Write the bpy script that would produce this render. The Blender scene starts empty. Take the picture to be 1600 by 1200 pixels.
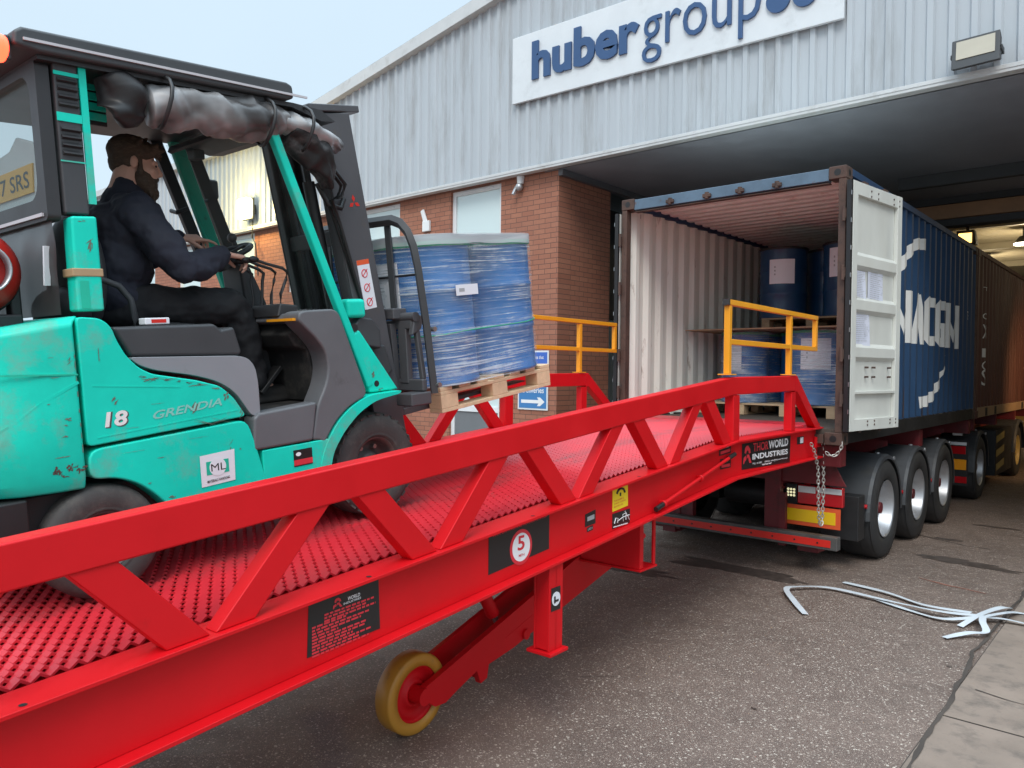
import bpy, bmesh, math, random
from mathutils import Vector, Matrix, noise
R = math.radians
random.seed(7)
S = bpy.context.scene
COL = S.collection

# ------------------------------------------------------------------ camera, sky, sun, exposure
cam = bpy.data.objects.new('camera', bpy.data.cameras.new('camera')); COL.objects.link(cam)
cam.data.sensor_width = 36.0; cam.data.lens = 36.0 * 1205 / 1600
cam.data.clip_start = 0.05; cam.data.clip_end = 500
def _cam(yaw, pitch, roll):
    f = Vector((-math.sin(yaw) * math.cos(pitch), math.cos(yaw) * math.cos(pitch), math.sin(pitch)))
    r = Vector((math.cos(yaw), math.sin(yaw), 0)); u = r.cross(f)
    r2 = r * math.cos(roll) + u * math.sin(roll); u2 = -r * math.sin(roll) + u * math.cos(roll)
    return Matrix((r2, u2, -f)).transposed().to_4x4()
cam.matrix_world = Matrix.Translation((3.583, -7.37, 1.944)) @ _cam(.7157, -.018, .0103)
S.camera = cam
SUN_EL, SUN_AZ = R(48), R(150)          # azimuth clockwise from +Y
W = bpy.data.worlds.new("World"); S.world = W; W.use_nodes = True
nt = W.node_tree; nt.nodes.clear()
sky = nt.nodes.new('ShaderNodeTexSky'); sky.sky_type = 'NISHITA'; sky.sun_disc = False
sky.sun_elevation = SUN_EL; sky.sun_rotation = SUN_AZ
sky.air_density = 1.0; sky.dust_density = 6.0; sky.ozone_density = 1.0; sky.altitude = 50
bg = nt.nodes.new('ShaderNodeBackground'); bg.inputs['Strength'].default_value = 0.12
wo = nt.nodes.new('ShaderNodeOutputWorld')
# overcast: the clear-sky texture is veiled by a grey-white cloud layer that brightens towards the zenith
tc = nt.nodes.new('ShaderNodeTexCoord'); sz = nt.nodes.new('ShaderNodeSeparateXYZ'); nt.links.new(tc.outputs['Generated'], sz.inputs[0])
cl = nt.nodes.new('ShaderNodeMapRange'); cl.inputs[1].default_value = .52; cl.inputs[2].default_value = 1; cl.inputs[3].default_value = 6.2; cl.inputs[4].default_value = 25
nt.links.new(sz.outputs[2], cl.inputs[0])
cn = nt.nodes.new('ShaderNodeTexNoise'); cn.inputs['Scale'].default_value = 2.2; cn.inputs['Detail'].default_value = 4; nt.links.new(tc.outputs['Generated'], cn.inputs['Vector'])
cm = nt.nodes.new('ShaderNodeMath'); cm.operation = 'MULTIPLY_ADD'; nt.links.new(cn.outputs[0], cm.inputs[0]); cm.inputs[1].default_value = .16; cm.inputs[2].default_value = .92
cv = nt.nodes.new('ShaderNodeMath'); cv.operation = 'MULTIPLY'; nt.links.new(cl.outputs[0], cv.inputs[0]); nt.links.new(cm.outputs[0], cv.inputs[1])
cc_ = nt.nodes.new('ShaderNodeVectorMath'); cc_.operation = 'SCALE'; cc_.inputs[0].default_value = (.75, .93, 1.07); nt.links.new(cv.outputs[0], cc_.inputs['Scale'])
mxs = nt.nodes.new('ShaderNodeMix'); mxs.data_type = 'RGBA'; mxs.inputs[0].default_value = .9
nt.links.new(sky.outputs[0], mxs.inputs[6]); nt.links.new(cc_.outputs[0], mxs.inputs[7])
nt.links.new(mxs.outputs[2], bg.inputs[0]); nt.links.new(bg.outputs[0], wo.inputs[0])
sun = bpy.data.objects.new('sun', bpy.data.lights.new('sun', 'SUN')); COL.objects.link(sun)
sun.data.energy = 1.2; sun.data.angle = R(25); sun.data.color = (1.0, .95, .88)
d = Vector((math.sin(SUN_AZ) * math.cos(SUN_EL), math.cos(SUN_AZ) * math.cos(SUN_EL), math.sin(SUN_EL)))
sun.rotation_euler = d.to_track_quat('Z', 'Y').to_euler()
S.view_settings.view_transform = 'Standard'; S.view_settings.look = 'None'
S.view_settings.exposure = 0.42; S.view_settings.gamma = 1.0

# ------------------------------------------------------------------ materials
M = {}
def nodes(name):
    m = bpy.data.materials.new(name); m.use_nodes = True; M[name] = m
    n = m.node_tree.nodes; return m, n, m.node_tree.links, n['Principled BSDF']
def ramp(n, stops):
    r = n.new('ShaderNodeValToRGB'); e = r.color_ramp.elements
    while len(e) < len(stops): e.new(.5)
    for i, (p, c) in enumerate(stops):
        e[i].position = p; e[i].color = (c[0], c[1], c[2], 1) if not isinstance(c, float) else (c, c, c, 1)
    return r
def coords(n, l, scale=(1, 1, 1), rot=(0, 0, 0)):
    tc = n.new('ShaderNodeTexCoord'); mp = n.new('ShaderNodeMapping')
    mp.inputs['Scale'].default_value = scale; mp.inputs['Rotation'].default_value = rot
    l.new(tc.outputs['Object'], mp.inputs[0]); return mp.outputs[0]
def noise_tex(n, l, v, scale, detail=5, rough=.6):
    t = n.new('ShaderNodeTexNoise'); t.inputs['Scale'].default_value = scale
    t.inputs['Detail'].default_value = detail; t.inputs['Roughness'].default_value = rough
    l.new(v, t.inputs['Vector']); return t.outputs[0]
def mixc(n, l, fac, a, b):
    m = n.new('ShaderNodeMix'); m.data_type = 'RGBA'
    if isinstance(fac, float): m.inputs[0].default_value = fac
    else: l.new(fac, m.inputs[0])
    for k, c in ((6, a), (7, b)):
        if isinstance(c, tuple): m.inputs[k].default_value = (*c, 1)
        else: l.new(c, m.inputs[k])
    return m.outputs[2]
def bump(n, l, h, b, strength=.2, dist=.01):
    k = n.new('ShaderNodeBump'); k.inputs['Strength'].default_value = strength; k.inputs['Distance'].default_value = dist
    l.new(h, k.inputs['Height']); l.new(k.outputs[0], b.inputs['Normal'])
def paint(name, col, rough=.4, var=.12, dirt=None, dirt_lo=.6, dirt_hi=.75, dirt_scale=6, stretch=(1, 1, 1), metal=0., bumpk=0., bump_scale=60, spec=.5, coat=0., vscale=3.):
    m, n, l, b = nodes(name)
    v = coords(n, l, stretch)
    f = noise_tex(n, l, v, vscale, 6, .65)
    lo = tuple(c * (1 - var) for c in col); hi = tuple(min(1, c * (1 + var)) for c in col)
    r = ramp(n, [(.3, lo), (.7, hi)]); l.new(f, r.inputs[0]); out = r.outputs[0]
    rr = ramp(n, [(.25, float(max(.03, rough * .8))), (.75, float(min(1, rough * 1.25)))]); l.new(f, rr.inputs[0]); l.new(rr.outputs[0], b.inputs['Roughness'])
    if dirt:
        g = noise_tex(n, l, v, dirt_scale, 9, .7)
        k = ramp(n, [(dirt_lo, 0.), (dirt_hi, 1.)]); l.new(g, k.inputs[0])
        out = mixc(n, l, k.outputs[0], out, dirt)
    l.new(out, b.inputs['Base Color'])
    b.inputs['Metallic'].default_value = metal; b.inputs['Specular IOR Level'].default_value = spec
    b.inputs['Coat Weight'].default_value = coat
    if bumpk: bump(n, l, noise_tex(n, l, v, bump_scale, 4), b, bumpk, .004)
    return m
def emit(name, col, strength):
    m, n, l, b = nodes(name)
    b.inputs['Base Color'].default_value = (*col, 1); b.inputs['Emission Color'].default_value = (*col, 1)
    b.inputs['Emission Strength'].default_value = strength
    return m
def glass(name, tint, alpha, rough=.03):
    m, n, l, b = nodes(name)
    b.inputs['Base Color'].default_value = (*tint, 1); b.inputs['Roughness'].default_value = rough
    t = n.new('ShaderNodeBsdfTransparent'); t.inputs[0].default_value = (.93, .96, .95, 1)
    mx = n.new('ShaderNodeMixShader'); mx.inputs[0].default_value = alpha
    l.new(t.outputs[0], mx.inputs[1]); l.new(b.outputs[0], mx.inputs[2]); l.new(mx.outputs[0], n['Material Output'].inputs[0])
    return m

paint('ramp_red', (.60, .005, .010), .45, .06, (.48, .008, .010), .62, .8, 5, bumpk=.03, spec=.28)
paint('deck_red', (.56, .022, .034), .40, .10, (.22, .05, .045), .60, .78, 7)
paint('guard_yellow', (.80, .33, .012), .42, .06)
paint('black_decal', (.014, .014, .015), .35, .1)
paint('decal_red', (.62, .03, .045), .5, .05)
paint('white_print', (.78, .79, .80), .5, .04)
paint('grey_print', (.35, .36, .37), .5, .06)
paint('decal_yellow', (.85, .62, .02), .45, .04)
paint('truck_green', (.004, .62, .47), .42, .10, (.16, .36, .28), .54, .74, 3.5, bumpk=.03, spec=.3)
paint('green_dull', (.008, .46, .31), .42, .1, (.03, .09, .06), .62, .74, 12)
paint('chip', (.13, .155, .115), .75, .3)
paint('weight_green', (.004, .60, .45), .45, .12, (.17, .33, .25), .50, .72, 4, bumpk=.04, spec=.3)
paint('curtain_dark', (.022, .021, .022), .48, .3, (.12, .115, .115), .55, .72, 3, (2, 2, 3), spec=.35)
paint('panel_grey', (.115, .117, .125), .5, .1, (.06, .06, .06), .6, .8, 8, bumpk=.06, bump_scale=300)
paint('tank_grey', (.23, .24, .26), .38, .06, (.13, .13, .13), .62, .8, 10)
paint('dark_plastic', (.044, .046, .050), .5, .15, (.06, .055, .05), .62, .8, 9)
paint('mast_grey', (.070, .069, .075), .5, .12, (.09, .075, .06), .60, .8, 8)
paint('frame_black', (.027, .027, .029), .45, .15)
paint('trim_light', (.5, .48, .5), .35, .08)
paint('faded_print', (.22, .56, .48), .45, .1)
paint('floor_mat', (.014, .014, .014), .8, .3, (.05, .045, .04), .5, .7, 12)
paint('tyre', (.050, .047, .045), .75, .2, (.10, .09, .08), .5, .75, 10, bumpk=.2, bump_scale=90)
paint('rubber_clean', (.026, .026, .027), .65, .2, (.04, .037, .034), .5, .75, 6)
paint('rim_grey', (.07, .068, .066), .5, .2, (.12, .10, .085), .5, .7, 8)
paint('steel', (.45, .45, .46), .32, .1, metal=.9)
paint('alloy', (.46, .47, .49), .42, .12, (.25, .23, .2), .58, .75, 9, metal=.75)
paint('poly_orange', (.50, .23, .030), .38, .1, (.2, .12, .05), .6, .8, 6)
paint('gas_red', (.42, .018, .012), .35, .1)
paint('skin', (.60, .34, .255), .55, .08, bumpk=.05, bump_scale=200)
paint('hair_brown', (.058, .036, .024), .75, .35, (.11, .072, .046), .5, .7, 40, (1, 1, 3), bumpk=.5, bump_scale=90)
paint('jacket_navy', (.016, .018, .031), .8, .2, (.02, .022, .032), .55, .75, 5, bumpk=.15, bump_scale=350)
paint('trouser_black', (.008, .008, .010), .85, .25, bumpk=.15, bump_scale=350)
paint('boot', (.02, .018, .017), .6, .2)
paint('red_seat', (.5, .05, .03), .5)
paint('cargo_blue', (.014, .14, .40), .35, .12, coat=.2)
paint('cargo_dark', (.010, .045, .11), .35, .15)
paint('strap_green', (.02, .35, .18), .45, .1)
paint('label_white', (.72, .73, .77), .6, .04)
paint('paper', (.66, .68, .78), .7, .05, (.48, .5, .6), .55, .7, 14)
paint('pine', (.70, .50, .31), .7, .10, (.52, .35, .20), .58, .78, 5, (1, 8, 6), bumpk=.15)
paint('old_pine', (.30, .20, .12), .75, .2, (.16, .1, .06), .5, .75, 5, (6, 1, 6))
paint('ply', (.34, .21, .12), .7, .15)
paint('cont_blue', (.018, .055, .125), .62, .18, (.02, .022, .026), .60, .8, 4, (1, 1, .35), vscale=2)
paint('header_blue', (.085, .135, .19), .5, .25, (.10, .05, .035), .60, .68, 7)
paint('cont_red', (.085, .028, .022), .6, .2, (.05, .03, .02), .6, .8, 4, (1, 1, .3))
paint('rail_tan', (.30, .20, .12), .55, .15)
paint('rust', (.085, .048, .036), .75, .3, (.03, .02, .018), .5, .7, 12)
paint('inner_cream', (.80, .81, .74), .6, .10, (.22, .14, .09), .60, .74, 5, (1.5, 1.5, .35), vscale=1.2)
paint('roof_brown', (.76, .80, .76), .6, .10, (.45, .36, .30), .55, .75, 3)
paint('door_cream', (.62, .625, .58), .5, .06, (.30, .20, .12), .70, .78, 9, (1, 1, .5))
paint('cont_floor', (.075, .062, .05), .8, .25, (.03, .025, .02), .5, .7, 6, (8, 1, 1))
paint('gasket', (.012, .012, .013), .55, .2)
paint('letter_white', (.74, .74, .72), .5, .05, (.30, .15, .06), .72, .78, 9)
paint('trailer_red', (.13, .010, .014), .5, .2, (.03, .015, .014), .5, .72, 6)
paint('bright_red', (.62, .02, .012), .4, .05)
paint('orange_edge', (.72, .10, .03), .4, .05)
paint('reflector_yellow', (.80, .50, .01), .4, .05)
paint('lens_red', (.45, .01, .015), .15, .05, coat=.5)
paint('lens_amber', (.9, .35, .02), .2, .1)
paint('lens_white', (.62, .62, .62), .15, .1)
paint('mudguard', (.045, .048, .053), .5, .2, (.05, .048, .045), .52, .75, 5)
paint('black_box', (.016, .016, .017), .5, .2)
paint('stripe_lamplight_yellow', (.36, .27, .09), .45, .1)  # warm lamplight put into rim and cab colour; own yellow of the stripes
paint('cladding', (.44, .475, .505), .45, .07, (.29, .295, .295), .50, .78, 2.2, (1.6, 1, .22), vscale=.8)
paint('flashing', (.55, .56, .56), .45, .06, (.38, .37, .35), .55, .8, 4)
paint('roof_sheet', (.26, .28, .29), .5, .1)
paint('bolt_dark', (.06, .06, .07), .5)
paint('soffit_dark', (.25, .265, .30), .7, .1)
paint('beam_brown', (.34, .19, .10), .6, .15)
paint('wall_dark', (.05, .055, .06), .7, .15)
paint('inner_sheet', (.38, .33, .24), .6, .1)
paint('sign_white', (.66, .69, .71), .4, .04, (.5, .52, .53), .55, .8, 2)
paint('logo_blue', (.035, .085, .20), .35, .05)
paint('pvc_white', (.72, .74, .75), .35, .04)
paint('panel_mid', (.16, .17, .18), .5, .08)
paint('sign_blue', (.05, .20, .46), .4, .05)
paint('sign_royal', (.05, .14, .52), .4, .05)
paint('lamp_body', (.035, .037, .04), .5, .1)
paint('lamp_glass', (.42, .38, .30), .2, .05)
paint('plate_yellow', (.75, .44, .06), .4, .05)
paint('cover_white', (.62, .68, .72), .5, .05)
paint('chain', (.55, .54, .50), .35, .15, metal=.7)
paint('strap_white', (.58, .62, .65), .45, .06, (.40, .42, .44), .58, .8, 6)
paint('tape_brown', (.40, .27, .15), .4, .1)
emit('lamp_glow', (1.0, .80, .36), 22.0)
emit('gold_glow', (1.0, .58, .16), 2.6)
emit('ceiling_glow', (1.0, .90, .66), 14.0)
emit('beacon_glow', (1.0, .05, .02), 5.0)
emit('led_dim', (.95, .90, .55), .5)
glass('cab_glass', (.05, .06, .06), .20)
glass('screen_glass', (.10, .11, .10), .07)
glass('pvc_sheet', (.040, .035, .035), .93, .35)

def window_glass():
    m, n, l, b = nodes('window_glass')
    b.inputs['Base Color'].default_value = (.60, .72, .72, 1); b.inputs['Roughness'].default_value = .05  # pale base colour puts the reflected sky into the panes
    b.inputs['Specular IOR Level'].default_value = 1.0; b.inputs['Coat Weight'].default_value = 1.0
window_glass()

def wrap_film(name, density):
    m, n, l, b = nodes(name)
    b.inputs['Roughness'].default_value = .22
    b.inputs['Base Color'].default_value = (.66, .74, .80, 1)
    v = coords(n, l, (1.0, 1.0, 46), (R(2.5), R(2), 0))
    f = noise_tex(n, l, v, 2.2, 9, .60)
    v2 = coords(n, l, (1, 1, 1.4))
    g = noise_tex(n, l, v2, 2.6, 5, .65)
    v3 = coords(n, l, (2.2, 2.2, 13), (R(24), R(-16), 0)); h_ = noise_tex(n, l, v3, 2.0, 6, .6)
    a = n.new('ShaderNodeMath'); a.operation = 'MULTIPLY_ADD'; l.new(g, a.inputs[0]); a.inputs[1].default_value = .55; l.new(f, a.inputs[2])
    r = ramp(n, [(.66, .07), (.80, density * .22), (.885, density * .6), (.98, density)]); l.new(a.outputs[0], r.inputs[0])
    r2 = ramp(n, [(.66, 0.), (.72, density * .35)]); l.new(h_, r2.inputs[0])
    mxv = n.new('ShaderNodeMath'); mxv.operation = 'MAXIMUM'; l.new(r.outputs[0], mxv.inputs[0]); l.new(r2.outputs[0], mxv.inputs[1])
    t = n.new('ShaderNodeBsdfTransparent'); mx = n.new('ShaderNodeMixShader')
    l.new(mxv.outputs[0], mx.inputs[0]); l.new(t.outputs[0], mx.inputs[1]); l.new(b.outputs[0], mx.inputs[2])
    l.new(mx.outputs[0], n['Material Output'].inputs[0])
    bump(n, l, f, b, .6, .01)
wrap_film('wrap_film', .85)
glass('film_rim', (.70, .75, .78), .55, .25)

def canvas_mat():
    m, n, l, b = nodes('canvas_roll')
    v = coords(n, l, (1.0, 1.6, 2.2))
    f = noise_tex(n, l, v, 2.4, 3, .5)
    r = ramp(n, [(.34, (.055, .052, .052)), (.48, (.19, .185, .185)), (.64, (.44, .44, .45))]); l.new(f, r.inputs[0])
    l.new(r.outputs[0], b.inputs['Base Color']); b.inputs['Roughness'].default_value = .36; b.inputs['Specular IOR Level'].default_value = .45
def deck_mat():
    m = M['deck_red']; n, l = m.node_tree.nodes, m.node_tree.links; b = n['Principled BSDF']
    src = b.inputs['Base Color'].links[0].from_socket
    tc = n.new('ShaderNodeTexCoord'); sp = n.new('ShaderNodeSeparateXYZ'); l.new(tc.outputs['Object'], sp.inputs[0])
    ab = n.new('ShaderNodeMath'); ab.operation = 'ABSOLUTE'; l.new(sp.outputs[0], ab.inputs[0])
    su = n.new('ShaderNodeMath'); su.operation = 'SUBTRACT'; l.new(ab.outputs[0], su.inputs[0]); su.inputs[1].default_value = .42
    a2 = n.new('ShaderNodeMath'); a2.operation = 'ABSOLUTE'; l.new(su.outputs[0], a2.inputs[0])
    tr = ramp(n, [(.06, .75), (.17, 0.)]); l.new(a2.outputs[0], tr.inputs[0])          # rubber worn along the two wheel tracks
    v = coords(n, l, (1, .35, 1)); g = noise_tex(n, l, v, 6, 6, .7); gr = ramp(n, [(.38, 0.), (.66, 1.)]); l.new(g, gr.inputs[0])
    mu = n.new('ShaderNodeMath'); mu.operation = 'MULTIPLY'; l.new(tr.outputs[0], mu.inputs[0]); l.new(gr.outputs[0], mu.inputs[1])
    l.new(mixc(n, l, mu.outputs[0], src, (.16, .045, .045)), b.inputs['Base Color'])
deck_mat()
canvas_mat()

def asphalt():
    m, n, l, b = nodes('asphalt')
    v = coords(n, l)
    big = noise_tex(n, l, v, .9, 7, .68); mid = noise_tex(n, l, v, 5, 6, .7)
    vo = n.new('ShaderNodeTexVoronoi'); vo.inputs['Scale'].default_value = 185; l.new(v, vo.inputs['Vector'])
    vo2 = n.new('ShaderNodeTexVoronoi'); vo2.inputs['Scale'].default_value = 105; l.new(v, vo2.inputs['Vector'])
    sep = n.new('ShaderNodeSeparateColor'); l.new(vo.outputs['Color'], sep.inputs[0])
    sep2 = n.new('ShaderNodeSeparateColor'); l.new(vo2.outputs['Color'], sep2.inputs[0])
    base = ramp(n, [(.34, (.108, .076, .060)), (.62, (.208, .150, .120))]); l.new(big, base.inputs[0])
    st = ramp(n, [(0, (.065, .048, .040)), (.3, (.152, .111, .092)), (.89, (.205, .152, .126)), (.945, (.48, .39, .32)), (1, (.66, .56, .47))]); l.new(sep.outputs[0], st.inputs[0])
    c = mixc(n, l, .58, base.outputs[0], st.outputs[0])
    sp = ramp(n, [(.955, 0.), (.975, 1.)]); l.new(sep2.outputs[1], sp.inputs[0])
    c = mixc(n, l, sp.outputs[0], c, (.52, .45, .38))
    dk = ramp(n, [(.30, .35), (.5, 0.)]); l.new(mid, dk.inputs[0])
    c = mixc(n, l, dk.outputs[0], c, (.10, .08, .07))
    l.new(c, b.inputs['Base Color'])
    rr = ramp(n, [(.3, .42), (.7, .75)]); l.new(mid, rr.inputs[0]); l.new(rr.outputs[0], b.inputs['Roughness'])
    bump(n, l, vo.outputs['Distance'], b, .55, .006)
asphalt()
paint('concrete_slab', (.225, .175, .140), .75, .18, (.12, .098, .082), .50, .70, 5, bumpk=.4, bump_scale=110, vscale=2)
paint('joint_dirt', (.060, .048, .040), .85, .3)
paint('wet_stain', (.062, .049, .042), .4, .35, (.11, .085, .072), .45, .62, 14)
paint('chalk', (.26, .11, .075), .8, .2)

def brick(name, axis):
    m, n, l, b = nodes(name)
    tc = n.new('ShaderNodeTexCoord'); sp = n.new('ShaderNodeSeparateXYZ'); cb = n.new('ShaderNodeCombineXYZ')
    l.new(tc.outputs['Object'], sp.inputs[0]); l.new(sp.outputs[axis], cb.inputs[0]); l.new(sp.outputs[2], cb.inputs[1])
    t = n.new('ShaderNodeTexBrick'); l.new(cb.outputs[0], t.inputs['Vector'])
    t.inputs['Scale'].default_value = 1; t.inputs['Brick Width'].default_value = .225; t.inputs['Row Height'].default_value = .075
    t.inputs['Mortar Size'].default_value = .0055; t.inputs['Mortar Smooth'].default_value = .2; t.inputs['Bias'].default_value = -.1
    t.inputs['Color1'].default_value = (.40, .165, .10, 1); t.inputs['Color2'].default_value = (.32, .12, .072, 1); t.inputs['Mortar'].default_value = (.085, .052, .04, 1)
    v = coords(n, l); f = noise_tex(n, l, v, 1.3, 6, .65); g = noise_tex(n, l, v, 30, 5, .7)
    k = ramp(n, [(.3, 0.), (.75, .45)]); l.new(f, k.inputs[0]); c = mixc(n, l, k.outputs[0], t.outputs[0], (.26, .125, .09))
    k2 = ramp(n, [(.35, .3), (.6, 0.)]); l.new(g, k2.inputs[0]); c = mixc(n, l, k2.outputs[0], c, (.22, .085, .055))
    l.new(c, b.inputs['Base Color']); b.inputs['Roughness'].default_value = .8
    bump(n, l, t.outputs['Fac'], b, -.5, .006)
brick('brick_front', 0); brick('brick_side', 1)

# ------------------------------------------------------------------ mesh builder
class MB:
    def __init__(s): s.v = []; s.f = []; s.m = []; s.sm = []; s.mi = 0; s.smooth = False; s.T = Matrix()
    def add(s, vs, fs, smooth=None):
        o = len(s.v); s.v += [tuple(s.T @ Vector(p)) for p in vs]
        for f in fs: s.f.append([o + i for i in f]); s.m.append(s.mi); s.sm.append(s.smooth if smooth is None else smooth)
        return s
    def box(s, x0, x1, y0, y1, z0, z1):
        return s.add([(x0, y0, z0), (x1, y0, z0), (x1, y1, z0), (x0, y1, z0), (x0, y0, z1), (x1, y0, z1), (x1, y1, z1), (x0, y1, z1)],
                     [(0, 3, 2, 1), (4, 5, 6, 7), (0, 1, 5, 4), (1, 2, 6, 5), (2, 3, 7, 6), (3, 0, 4, 7)])
    def prism(s, pts, a, b, axis=0):                    # polygon (other two axes in order) extruded along axis
        def P(t, p): q = list(p); q.insert(axis, t); return tuple(q)
        n = len(pts)
        return s.add([P(a, p) for p in pts] + [P(b, p) for p in pts],
                     [tuple(range(n))[::-1], tuple(range(n, 2 * n))] + [(i, (i + 1) % n, n + (i + 1) % n, n + i) for i in range(n)])
    def frame(s, d, up):
        d = Vector(d).normalized(); up = Vector(up)
        if abs(d.dot(up.normalized())) > .98: up = Vector((0, 1, 0)) if abs(d.y) < .9 else Vector((1, 0, 0))
        x = d.cross(up).normalized(); return x, x.cross(d).normalized()
    def beam(s, p, q, w, h, up=(0, 0, 1)):              # w across, h along up
        p = Vector(p); q = Vector(q); x, u = s.frame(q - p, up)
        vs = [c + x * sx * w / 2 + u * su * h / 2 for c in (p, q) for sx, su in ((-1, -1), (1, -1), (1, 1), (-1, 1))]
        return s.add(vs, [(0, 1, 2, 3), (7, 6, 5, 4)] + [(i, i + 4, (i + 1) % 4 + 4, (i + 1) % 4) for i in range(4)])
    def cyl(s, p, q, r, n=20, r2=None, caps=True):
        p = Vector(p); q = Vector(q); x, u = s.frame(q - p, (0, 0, 1)); r2 = r if r2 is None else r2
        vs = [c + (x * math.cos(a) + u * math.sin(a)) * rr for c, rr in ((p, r), (q, r2)) for a in [2 * math.pi * i / n for i in range(n)]]
        s.add(vs, [(i, (i + 1) % n, n + (i + 1) % n, n + i) for i in range(n)], True)
        if caps: s.add(vs[:n], [tuple(range(n))[::-1]], False); s.add(vs[n:], [tuple(range(n))], False)
        return s
    def lathe(s, prof, p, axis, n=40):                  # prof = [(radius, along)]
        p = Vector(p); ax = Vector(axis).normalized(); x, u = s.frame(ax, (0, 0, 1))
        vs = [p + ax * h + (x * math.cos(2 * math.pi * i / n) + u * math.sin(2 * math.pi * i / n)) * r for r, h in prof for i in range(n)]
        return s.add(vs, [(k * n + i, k * n + (i + 1) % n, (k + 1) * n + (i + 1) % n, (k + 1) * n + i) for k in range(len(prof) - 1) for i in range(n)], True)
    def tube(s, pts, r, n=10, closed=False, flat=1.0, up=(0, 0, 1)):
        P = [Vector(p) for p in pts]; N = len(P); vs = []
        rs = r if isinstance(r, (list, tuple)) else [r] * N
        for i in range(N):
            a = P[(i - 1) % N] if (i or closed) else P[i]; b = P[(i + 1) % N] if (i < N - 1 or closed) else P[i]
            x, u = s.frame(b - a, up)
            vs += [P[i] + (x * math.cos(2 * math.pi * k / n) + u * math.sin(2 * math.pi * k / n) * flat) * rs[i] for k in range(n)]
        fs = [(i * n + k, i * n + (k + 1) % n, ((i + 1) % N) * n + (k + 1) % n, ((i + 1) % N) * n + k) for i in range(N if closed else N - 1) for k in range(n)]
        s.add(vs, fs, True)
        if not closed: s.add(vs[:n], [tuple(range(n))[::-1]], False); s.add(vs[-n:], [tuple(range(n))], False)
        return s
    def rtube(s, pts, w, h, up=(0, 0, 1)):              # rectangular section polyline, mitred
        P = [Vector(p) for p in pts]; N = len(P); vs = []
        for i in range(N):
            a = P[max(i - 1, 0)]; b = P[min(i + 1, N - 1)]; x, u = s.frame(b - a, up); k = 1.0
            if 0 < i < N - 1: k = 1 / max(.4, math.cos((P[i] - a).angle(b - P[i]) / 2))
            vs += [P[i] + x * sx * w / 2 + u * su * h / 2 * k for sx, su in ((-1, -1), (1, -1), (1, 1), (-1, 1))]
        fs = [(0, 1, 2, 3), tuple((N - 1) * 4 + i for i in (3, 2, 1, 0))]
        fs += [(j * 4 + i, j * 4 + i + 4, j * 4 + (i + 1) % 4 + 4, j * 4 + (i + 1) % 4) for j in range(N - 1) for i in range(4)]
        return s.add(vs, fs)
    def ball(s, c, r, n=16, m=10):
        c = Vector(c); r = Vector(r) if hasattr(r, '__len__') else Vector((r, r, r))
        vs = [c + Vector((0, 0, -r.z))]
        for j in range(1, m):
            t = -math.pi / 2 + math.pi * j / m
            vs += [c + Vector((r.x * math.cos(t) * math.cos(2 * math.pi * i / n), r.y * math.cos(t) * math.sin(2 * math.pi * i / n), r.z * math.sin(t))) for i in range(n)]
        vs.append(c + Vector((0, 0, r.z))); L = len(vs) - 1
        fs = [(0, 1 + (i + 1) % n, 1 + i) for i in range(n)] + [(L, L - n + i, L - n + (i + 1) % n) for i in range(n)]
        fs += [(1 + j * n + i, 1 + j * n + (i + 1) % n, 1 + (j + 1) * n + (i + 1) % n, 1 + (j + 1) * n + i) for j in range(m - 2) for i in range(n)]
        return s.add(vs, fs, True)
    def capsule(s, p, q, r1, r2, n=14):
        s.ball(p, r1, n, 8); s.ball(q, r2, n, 8); return s.cyl(p, q, r1, n, r2)
    def build(s, name, mat, parent=None, bevel=0., seg=2, recalc=True):
        me = bpy.data.meshes.new(name); me.from_pydata(s.v, [], s.f); o = bpy.data.objects.new(name, me); COL.objects.link(o)
        for k in (mat if isinstance(mat, (list, tuple)) else [mat]): me.materials.append(M[k] if isinstance(k, str) else k)
        me.polygons.foreach_set('material_index', s.m); me.polygons.foreach_set('use_smooth', s.sm)
        if recalc:
            b = bmesh.new(); b.from_mesh(me); bmesh.ops.recalc_face_normals(b, faces=b.faces); b.to_mesh(me); b.free()
        if bevel:
            md = o.modifiers.new('bevel', 'BEVEL'); md.width = bevel; md.segments = seg; md.limit_method = 'ANGLE'; md.angle_limit = R(35); md.harden_normals = True; me.polygons.foreach_set('use_smooth', [True] * len(me.polygons))
        if parent: o.parent = parent
        return o

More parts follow.
